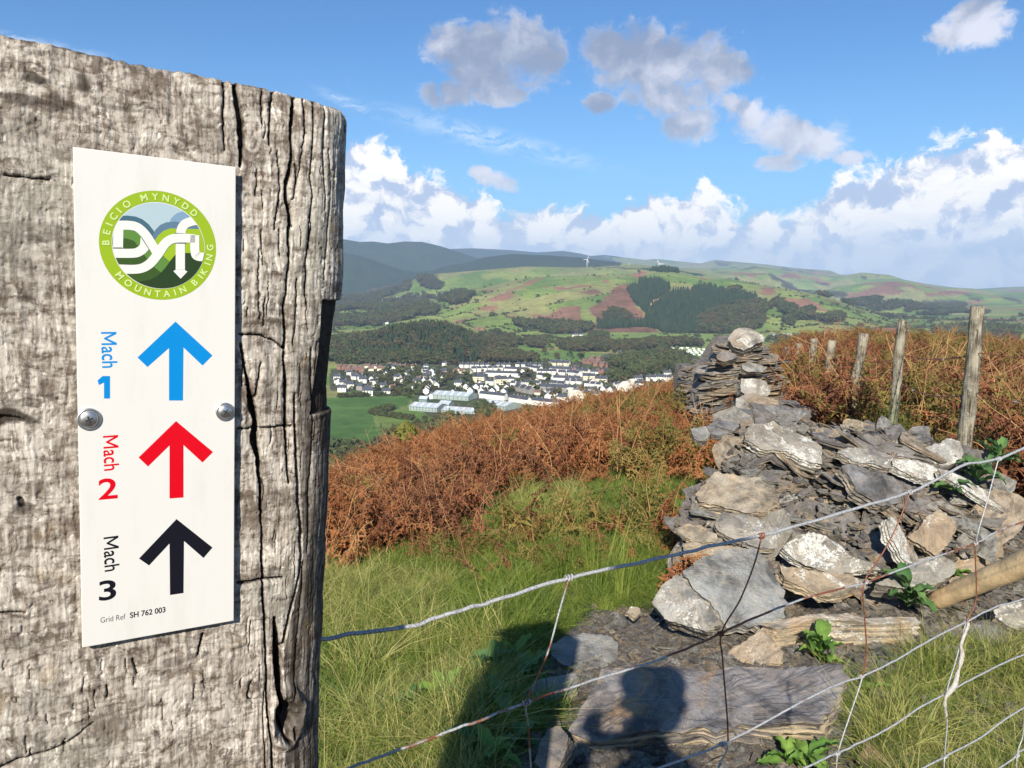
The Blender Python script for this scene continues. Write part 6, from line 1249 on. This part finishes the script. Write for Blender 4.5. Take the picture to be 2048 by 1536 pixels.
# ---- the town
WH = flat_mat('white_render', (.80, .77, .68), .8, .2, .05, .1); CRM = flat_mat('cream_render', (.72, .65, .46), .8, .2, .05, .1); BRK = flat_mat('red_brick', (.26, .14, .10), .85, .2, .1, .3); STN = flat_mat('grey_stone', (.27, .25, .22), .85, .2, .1, .3)
SLR = flat_mat('slate_roof', (.060, .064, .078), .6, .3, .12, .3); RDR = flat_mat('red_roof', (.17, .10, .08), .8, .2, .12, .3); SHR = flat_mat('shed_roof', (.42, .48, .50), .5, .4, .05, .2); SHW = flat_mat('shed_wall', (.30, .36, .32), .6, .3, .05, .2); WIN = flat_mat('dark_glass', (.04, .05, .06), .2, .5)
def house_meshes(w, d, h, rh, wall, roof, gable=False, wins=3):
    a = MB(); a.box((0, 0, h / 2 - 1), (w, d, h + 2)); g = rh
    if gable: a.add([(-w / 2, -d / 2, h), (w / 2, -d / 2, h), (0, -d / 2, h + rh), (-w / 2, d / 2, h), (w / 2, d / 2, h), (0, d / 2, h + rh)], [[0, 1, 2], [4, 3, 5]])
    else: a.add([(-w / 2, -d / 2, h), (-w / 2, d / 2, h), (-w / 2, 0, h + rh), (w / 2, -d / 2, h), (w / 2, d / 2, h), (w / 2, 0, h + rh)], [[1, 0, 2], [3, 4, 5]])
    b = MB(); e = .35
    if gable: b.add([(-w / 2 - e, -d / 2 - e, h - .15), (-w / 2 - e, d / 2 + e, h - .15), (0, d / 2 + e, h + rh + .15), (0, -d / 2 - e, h + rh + .15), (w / 2 + e, -d / 2 - e, h - .15), (w / 2 + e, d / 2 + e, h - .15)], [[0, 3, 2, 1], [3, 4, 5, 2]])
    else: b.add([(-w / 2 - e, -d / 2 - e, h - .15), (w / 2 + e, -d / 2 - e, h - .15), (w / 2 + e, 0, h + rh + .15), (-w / 2 - e, 0, h + rh + .15), (w / 2 + e, d / 2 + e, h - .15), (-w / 2 - e, d / 2 + e, h - .15)], [[0, 1, 2, 3], [3, 2, 4, 5]])
    c = MB(); c.box((w * .32, 0, h + rh + .5), (.9, .7, 1.8)); wn = MB()
    for fl in range(2 if h > 4 else 1):
        for k in range(wins): wn.box((-w / 2 + w * (k + .5) / wins, -d / 2 - .03, 1.5 + fl * 2.6), (1.1, .12, 1.2))
    return a.mesh('wall', wall), b.mesh('roof', roof), c.mesh('chimney', STN), wn.mesh('windows', WIN)
HT = {'tw': house_meshes(7, 8, 5.2, 2.6, WH, SLR), 'tc': house_meshes(8, 9, 6.0, 3.0, CRM, SLR), 'tb': house_meshes(8, 8, 5.0, 2.8, BRK, RDR), 'cr': house_meshes(9, 8, 3.4, 2.8, CRM, RDR), 'gw': house_meshes(7.5, 9, 4.6, 2.8, WH, SLR, True), 'dw': house_meshes(11, 8, 5.2, 3.0, WH, SLR), 'st': house_meshes(9, 9, 5.6, 3.2, STN, SLR), 'bg': house_meshes(8, 9, 5, 3.4, BRK, SLR, True),
      'bu': house_meshes(8, 9, 5, 3.4, flat_mat('blue_render', (.35, .45, .62), .8, .2), SLR, True)}
TAIL = {'tw': ('white terraced house with a slate roof in the long rows of the town', 'white terraced houses of the town'), 'tc': ('tall cream house with a slate roof in the upper town', 'tall cream houses of the town'), 'tb': ('red brick house with a reddish roof at the edge of town', 'red brick houses of the town'),
        'cr': ('low cream bungalow with a brown roof below the wooded knoll', 'cream bungalows of the town'), 'gw': ('small white house showing its gable to the hillside', 'white gabled houses of the town'), 'dw': ('detached white house with a slate roof among trees', 'detached white houses of the town'), 'st': ('grey stone house with a slate roof in the lower town', 'grey stone houses of the town'),
        'bg': ('red brick gabled house among the white rows', 'red brick gabled houses of the town'), 'bu': ('pale blue gabled house just above the bracken, beside the sheep', None)}
ORD = ['first', 'second', 'third', 'fourth', 'fifth', 'sixth', 'seventh', 'eighth', 'ninth', 'tenth', 'eleventh', 'twelfth', 'thirteenth', 'fourteenth', 'fifteenth', 'sixteenth']
NUM = 'zero one two three four five six seven eight nine ten eleven twelve thirteen fourteen fifteen sixteen seventeen eighteen nineteen'.split()
TENS = {20: 'twenty', 30: 'thirty', 40: 'forty', 50: 'fifty'}
def numw(n): return NUM[n] if n < 20 else TENS[n // 10 * 10] + ('-' + NUM[n % 10] if n % 10 else '')
def ordw(k):
    n = k + 1; o_ = ORD + ['seventeenth', 'eighteenth', 'nineteenth']
    return o_[k] if n < 20 else (TENS[n // 10 * 10] + '-' + ORD[n % 10 - 1] if n % 10 else TENS[n // 10 * 10][:-1] + 'ieth')
KINDW = {'tw': 'white terraced house', 'tc': 'tall cream house', 'tb': 'red brick house', 'cr': 'low cream bungalow', 'gw': 'white gabled house', 'dw': 'detached white house', 'st': 'grey stone house', 'bg': 'red brick gabled house', 'bu': 'pale blue gabled house'}
def zone(P):
    a, b = project(P)
    v = 'at the top of the town' if b < 742 else 'high in the town' if b < 756 else 'in the middle of the town' if b < 772 else 'low in the town' if b < 790 else 'near the bracken crest'
    h = 'by the brick houses' if a < 800 else 'left of the warehouses' if a < 880 else 'above the warehouses' if a < 985 else 'among the white rows' if a < 1130 else 'below the round wood' if a < 1260 else 'beside the wall end'
    return h
def house(G_, ty, yaw, sc=1.0, k=0, n=1):
    lb, gp = TAIL[ty]; lb = (KINDW[ty] + (', %s in row of %s, ' % (ordw(k), numw(n)) if n > 1 else ' on its own, ') + zone(G_)) if gp else lb; root = thing('house', lb, 'house', G_, (0, 0, yaw), gp); root.scale = (sc, sc, sc * 1.15)
    for nm, me in zip(('wall', 'roof', 'chimney', 'windows'), HT[ty]):
        if nm == 'windows':
            if ty in ('tc', 'dw'): obj('windows', me, root)['kind'] = 'stuff'
            continue
        obj(nm, me, root)
def row(p0, p1, ty, n=None, gap=0.0, yaw=None, sc=1.0):
    A, B = ground_at(np.array([p0[0], p1[0]]), np.array([p0[1], p1[1]]), 420); d = B - A; L_ = np.hypot(d[0], d[1]); w = {'tw': 7, 'tc': 8, 'tb': 8, 'cr': 9, 'gw': 7.5, 'dw': 11, 'st': 9, 'bg': 8, 'bu': 8}[ty] * sc + gap; n = n or max(1, int(round(L_ / w)))
    yw = math.atan2(d[1], d[0]) if n > 1 else (yaw or 0.0)
    if math.cos(yw) < 0: yw += math.pi
    for k in range(n):
        P = A + d * ((k + .5) / n); P[2] = float(H(P[0], P[1])); house(P, ty, yw + (yaw or 0) * (n > 1), sc, k, n)
def R4(ty, a, b, gap=0, yaw=None, n=None, sc=1.0): p = z4(a, b); row(p[0], p[1], ty, n, gap, yaw, sc)
def R5(ty, a, b, gap=0, yaw=None, n=None, sc=1.0): p = z5(a, b); row(p[0], p[1], ty, n, gap, yaw, sc)
for a_ in [('tw', (990, 1096), (1390, 1098), 2), ('tw', (1420, 1094), (1640, 1098), 3), ('tc', (1700, 1086), (1830, 1088), 2), ('tw', (1080, 1128), (1330, 1120), 3), ('tw', (1345, 1128), (1520, 1136)), ('tw', (1200, 1160), (1460, 1168)), ('tw', (1510, 1110), (1620, 1128)), ('tw', (1590, 1146), (1740, 1150)), ('tw', (1690, 1124), (1840, 1130)),
           ('tw', (1600, 1176), (1700, 1190)), ('tw', (1740, 1200), (1910, 1206)), ('tc', (1100, 1205), (1190, 1208), 0, None, None, 1.25), ('tc', (1270, 1225), (1350, 1222), 0, None, None, 1.2), ('tw', (1210, 1225), (1260, 1230)), ('dw', (1490, 1235), (1620, 1245), 6), ('gw', (1010, 1262), (1400, 1272), 7), ('gw', (1040, 1290), (1380, 1302), 8), ('tw', (1160, 1325), (1350, 1345)),
           ('tw', (1390, 1355), (1530, 1378)), ('tw', (1560, 1378), (1750, 1398)), ('gw', (1620, 1335), (1720, 1340), 4), ('dw', (1770, 1352), (1850, 1356), 3), ('tb', (60, 1108), (250, 1122), 3), ('tb', (100, 1135), (270, 1128), 5), ('cr', (265, 1096), (430, 1104), 5), ('tb', (440, 1094), (590, 1110), 4), ('cr', (600, 1100), (690, 1098), 6), ('cr', (280, 1120), (420, 1118), 8), ('dw', (60, 1235), (150, 1240), 6),
           ('dw', (180, 1210), (330, 1215), 10), ('dw', (250, 1306), (340, 1312), 1, None, None, 1.2), ('dw', (380, 1306), (490, 1308), 8), ('gw', (660, 1210), (810, 1222), 5), ('dw', (690, 1195), (800, 1185), 8), ('cr', (840, 1165), (920, 1160), 4), ('cr', (950, 1130), (1090, 1150), 8), ('dw', (940, 1240), (1030, 1240), 4), ('dw', (720, 1052), (780, 1052), 2), ('st', (1620, 1270), (1840, 1285), 2), ('st', (1430, 1270), (1560, 1300), 4),
           ('gw', (1660, 1300), (1730, 1320), 3), ('dw', (480, 1190), (640, 1205), 9), ('dw', (60, 1275), (130, 1285), 3), ('tw', (1390, 1240), (1480, 1250), 3), ('gw', (1100, 1240), (1200, 1238), 5), ('tw', (1800, 1222), (1900, 1230), 3), ('tw', (1850, 1150), (1920, 1168)), ('bg', (1850, 1128), (1900, 1130))]: R4(*a_)
for a_ in [('tc', (0, 1078), (150, 1086)), ('tw', (20, 1128), (170, 1136)), ('tw', (30, 1200), (230, 1206)), ('bg', (160, 1128), (220, 1134)), ('tb', (250, 1062), (390, 1076), 2), ('tb', (300, 1040), (400, 1046), 3), ('dw', (210, 1140), (300, 1150), 2), ('tc', (250, 1190), (350, 1192)), ('tc', (350, 1212), (440, 1216)), ('bg', (370, 1140), (430, 1146), 1), ('dw', (300, 1150), (380, 1156), 4),
           ('tw', (570, 1240), (720, 1246)), ('tw', (735, 1196), (815, 1198)), ('dw', (820, 1192), (940, 1200), 4), ('dw', (870, 1160), (930, 1162), 3), ('gw', (500, 1245), (560, 1262), 4), ('gw', (390, 1280), (500, 1290), 6), ('tw', (240, 1320), (380, 1330)), ('bu', (240, 1318), (262, 1322), 0, None, 1), ('tw', (270, 1242), (400, 1256), 2), ('dw', (0, 1240), (120, 1250), 4), ('st', (100, 1275), (220, 1290), 2), ('tw', (440, 1165), (540, 1170), 4),
           ('tb', (330, 1085), (480, 1095), 7), ('dw', (60, 1155), (190, 1160), 6), ('gw', (0, 1320), (80, 1330), 5), ('tw', (60, 1350), (150, 1356)), ('dw', (640, 1200), (720, 1205), 5), ('st', (510, 1000), (600, 1006), 5), ('dw', (170, 858), (205, 860), 0, None, 1), ('tw', (160, 1226), (250, 1230), 2), ('gw', (300, 1222), (350, 1226), 3)]: R5(*a_)
for q, ty in ((z4((395, 765))[0], 'dw'), (z4((430, 760))[0], 'dw'), (z4((580, 703))[0], 'dw'), (z4((510, 720))[0], 'cr'), (z4((540, 560))[0], 'dw'), (z4((500, 556))[0], 'dw'), (z4((1120, 800))[0], 'tb'), (z4((1160, 806))[0], 'tb'), (z4((1265, 826))[0], 'dw'), (z6((510, 572))[0], 'dw'), (z4((1880, 858))[0], 'dw'), (z4((1920, 858))[0], 'dw')):
    row(q, (q[0] + 4, q[1]), ty, 1)
for q in z5((240, 1030), (50, 1020), (940, 1010), (1010, 1040), (420, 890), (640, 1010), (600, 990), (1400, 520), (1850, 745), (1800, 760)) : tree(*q, rng.uniform(13, 18), 0, 'single round field tree %s', 'single trees in the fields beyond the town')
for q in z4((1690, 960), (1745, 930), (1740, 1030), (1840, 1010), (1655, 1000), (1400, 1010), (650, 1050), (440, 1130), (540, 1180), (860, 1170), (920, 1190), (1040, 1200), (1090, 1210), (1070, 1290), (760, 1260), (700, 1290), (1500, 1170), (1660, 1200), (1730, 1330), (1550, 1260), (1250, 1100), (840, 660), (870, 450), (1130, 600), (740, 620), (690, 660), (450, 640), (620, 620), (850, 1230), (960, 1290)):
    tree(*q, rng.uniform(11, 16), int(rng.integers(2)), 'dark autumn tree %s', 'separate trees in and around the town')
# more houses and garden trees filling the streets between the rows
TP = [(668, 742), (760, 738), (960, 728), (1260, 712), (1400, 738), (1430, 790), (1300, 800), (1180, 805), (1060, 800), (960, 785), (860, 800), (800, 785), (668, 780)]
occ = [tuple(o.location[:2]) for o in COL.objects if o.name.startswith(('house', 'field_tree'))]; q = np.stack([rng.uniform(668, 1430, 1600), rng.uniform(712, 805, 1600)], -1); q = q[inpoly(q[:, 0], q[:, 1], TP)]; G_ = ground_at(q[:, 0], q[:, 1], 420); made = 0
for P in G_:
    if made >= 62: break
    if made > 20 and project(P)[0] > 900: continue
    if min((P[0] - a_) ** 2 + (P[1] - b_) ** 2 for a_, b_ in occ) < 120: continue
    occ.append((P[0], P[1])); a_, _b = project(P); house(P, str(rng.choice(['gw', 'dw', 'st', 'tw', 'cr'], p=[.3, .3, .12, .16, .12])), rng.choice([0, .3, -.25, 1.5]) + rng.normal(0, .1), rng.uniform(.8, 1.0)); made += 1
q = np.stack([rng.uniform(664, 1440, 1500), rng.uniform(715, 835, 1500)], -1); q = q[inpoly(q[:, 0], q[:, 1], TP)]; G_ = ground_at(q[:, 0], q[:, 1], 420); oc = np.array(occ); d_ = np.sqrt(((G_[:, None, :2] - oc[None]) ** 2).sum(-1)).min(1); G_ = G_[d_ > 7]; n = len(G_)
scatter('garden_trees', CRB + CRO, G_ - [0, 0, .5], rot0(n), rng.uniform(3.5, 7.5, n), rng.integers(0, 8, n))
# industrial sheds
def shed(p0, p1, depth, h, lab, rib=True):
    A, B = ground_at(np.array([p0[0], p1[0]]), np.array([p0[1], p1[1]]), 420); d = B - A; L_ = np.hypot(d[0], d[1]); root = thing('shed', lab, 'warehouse', (A + B) / 2 + [0, depth / 2, 0], (0, 0, math.atan2(d[1], d[0]))); a, b, c_, w_, g_ = house_meshes(L_, depth, h, 3.2, SHW, SHR, False, 9); obj('wall', a, root); obj('roof', b, root); obj('windows', w_, root)['kind'] = 'stuff'
    n = int(L_ / 9)
    sk_ = MB()
    for k in range(n):
        q = (-.5 + (k + .5) / n) * L_; s_ = MB(); a0, a1 = np.array([q - 1, -depth / 2 + 2, h + .45]), np.array([q + 1, -depth / 2 + 2, h + .45]); b0, b1 = np.array([q - 1, -1.5, h + 3.1]), np.array([q + 1, -1.5, h + 3.1]); s_.add([a0, a1, b1, b0], [[0, 1, 2, 3]]); obj('rooflight', s_.mesh('rooflight', WH), root)
_hm = house_meshes
def house_meshes(w, d, h, rh, wall, roof, gable=False, wins=3): r = _hm(w, d, h, rh, wall, roof, gable, wins); return r + (None,)
s4 = lambda a, b: (z4(a)[0], z4(b)[0])
shed(*s4((810, 1335), (1095, 1352)), 30, 5.5, 'long warehouse with a pale striped roof behind the other sheds'); shed(*s4((640, 1425), (855, 1440)), 26, 5, 'wide pale green roofed warehouse nearest the playing field'); shed(*s4((880, 1452), (1135, 1470)), 19, 4.5, 'low pale roofed warehouse just above the bracken')
shed(*s4((1180, 1400), (1410, 1432)), 30, 5, 'pale roofed warehouse at the right of the sheds'); shed(*s4((850, 1400), (930, 1405)), 16, 4, 'small pale roofed shed between the warehouses'); shed(*s4((690, 1368), (750, 1370)), 10, 5, 'small shed left of the long warehouse')
shed(*(z5((1695, 862), (1790, 866))), 16, 5, 'white farm shed at the foot of the far right hill'); shed(*(z5((1800, 858), (1880, 860))), 12, 5, 'reddish farm shed beside the white one')
# caravans
cv = MB(); cv.box((0, 0, 1.5), (6.4, 3.0, 2.4)); cvm = cv.mesh('caravan_body', flat_mat('caravan_white', (.75, .78, .72), .5, .3)); cr_ = MB(); cr_.box((0, 0, 2.85), (6.7, 3.2, .3)); crm = cr_.mesh('caravan_roof', flat_mat('caravan_roof', (.50, .58, .52), .5, .3))
cw_ = MB(); [cw_.box((x_, -1.52, 1.7), (1.2, .1, .9)) for x_ in (-2, 0, 2)]; cwm = cw_.mesh('windows', WIN)
for r_ in range(5):
    for k in range(8):
        q = z5((890 + 290 * k / 7 + r_ * 11, 938 + r_ * 12 + 22 * k / 7))[0] + np.array([rng.uniform(-1, 1), rng.uniform(-.5, .5)]); root = thing('caravan', 'white static caravan, %s from the left in the %s row from the dark wood' % (ORD[k], ORD[r_]), 'caravan', ground_at(*q, 420), (0, 0, rng.normal(0, .25)), 'static caravans beyond the town'); obj('body', cvm, root); obj('roof', crm, root)
# wind turbines
WT = flat_mat('turbine_white', (.80, .80, .80), .5, .3)
for px_, py_, top_, lb, ang in ((1174, 536, 519, 'white wind turbine on the ridge left of centre, tallest of the three', .5), (1318, 542, 528, 'white wind turbine on the ridge right of the others', 1.55), (1258, 532, 528, 'smallest and farthest white wind turbine', .9)):
    az_, _ = azel(px_, py_); dist = 4330.0 if px_ != 1318 else 3300.0; x_, y_ = dist * math.sin(az_), dist * math.cos(az_); z_ = float(H(x_, y_)); B = np.array([x_, y_, z_]); _, e_ = azel(px_, top_); hgt_ = EYE[2] + math.tan(e_) * dist - z_; hgt_ = max(hgt_, 14)
    root = thing('wind_turbine', lb, 'wind turbine', B); v, f = tube(np.array([[0, 0, -3], [0, 0, hgt_]]), [hgt_ * .035, hgt_ * .020], 10); obj('tower', mesh('tower', v, f, WT), root); nb = MB(); nb.box((0, 0, hgt_), (hgt_ * .06, hgt_ * .14, hgt_ * .06)); obj('nacelle', nb.mesh('nacelle', WT), root)
    for k in range(3):
        a_ = ang + k * 2 * math.pi / 3; d = np.array([math.sin(a_), 0, math.cos(a_)]); P = np.array([[0, -hgt_ * .09, hgt_]]) + d * (np.array([0, .12, .6, 1])[:, None] * hgt_ * .55); v, f = strip(P, hgt_ * np.array([.035, .05, .035, .012]), np.cross(d, [0, 1, 0])); v2 = np.vstack([v, v + [0, hgt_ * .012, 0]]); n_ = len(v)
        obj('blade', mesh('blade', v2, f + [[j + n_ for j in q[::-1]] for q in f], WT, smooth=False), root)

# look-alikes of one wording are told apart by their order across the view
by = {}
for o in COL.objects:
    if o.parent is None and o.get('label') and o.get('group'): by.setdefault(o['label'], []).append(o)
for lb, os_ in by.items():
    if len(os_) > 1:
        os_.sort(key=lambda o: project(np.array(o.location))[0])
        for k, o in enumerate(os_): o['label'] = lb.replace(' on its own,', '') + ', %s such from left' % ordw(k); o['label'] = o['label'] if len(o['label'].replace(',', ' ').split()) <= 16 else o['label'].replace(' such from left', ' such')
HAZE = 6.8e-5; HZ0 = -420.0; HZ1 = 640.0
# ================================================================== the air: one closed box of even haze
mh = bpy.data.materials.new('haze_air'); mh.use_nodes = True; t = mh.node_tree; t.nodes.clear()
pv = t.nodes.new('ShaderNodeVolumePrincipled'); pv.inputs['Color'].default_value = (.54, .74, 1.0, 1); pv.inputs['Density'].default_value = HAZE
pv.inputs['Anisotropy'].default_value = 0.0
t.links.new(pv.outputs[0], t.nodes.new('ShaderNodeOutputMaterial').inputs['Volume'])
mb = MB(); mb.box((0, 0, (HZ0 + HZ1) / 2), (34000, 34000, HZ1 - HZ0))
tag(obj('haze', mb.mesh('haze', mh)), kind='stuff')
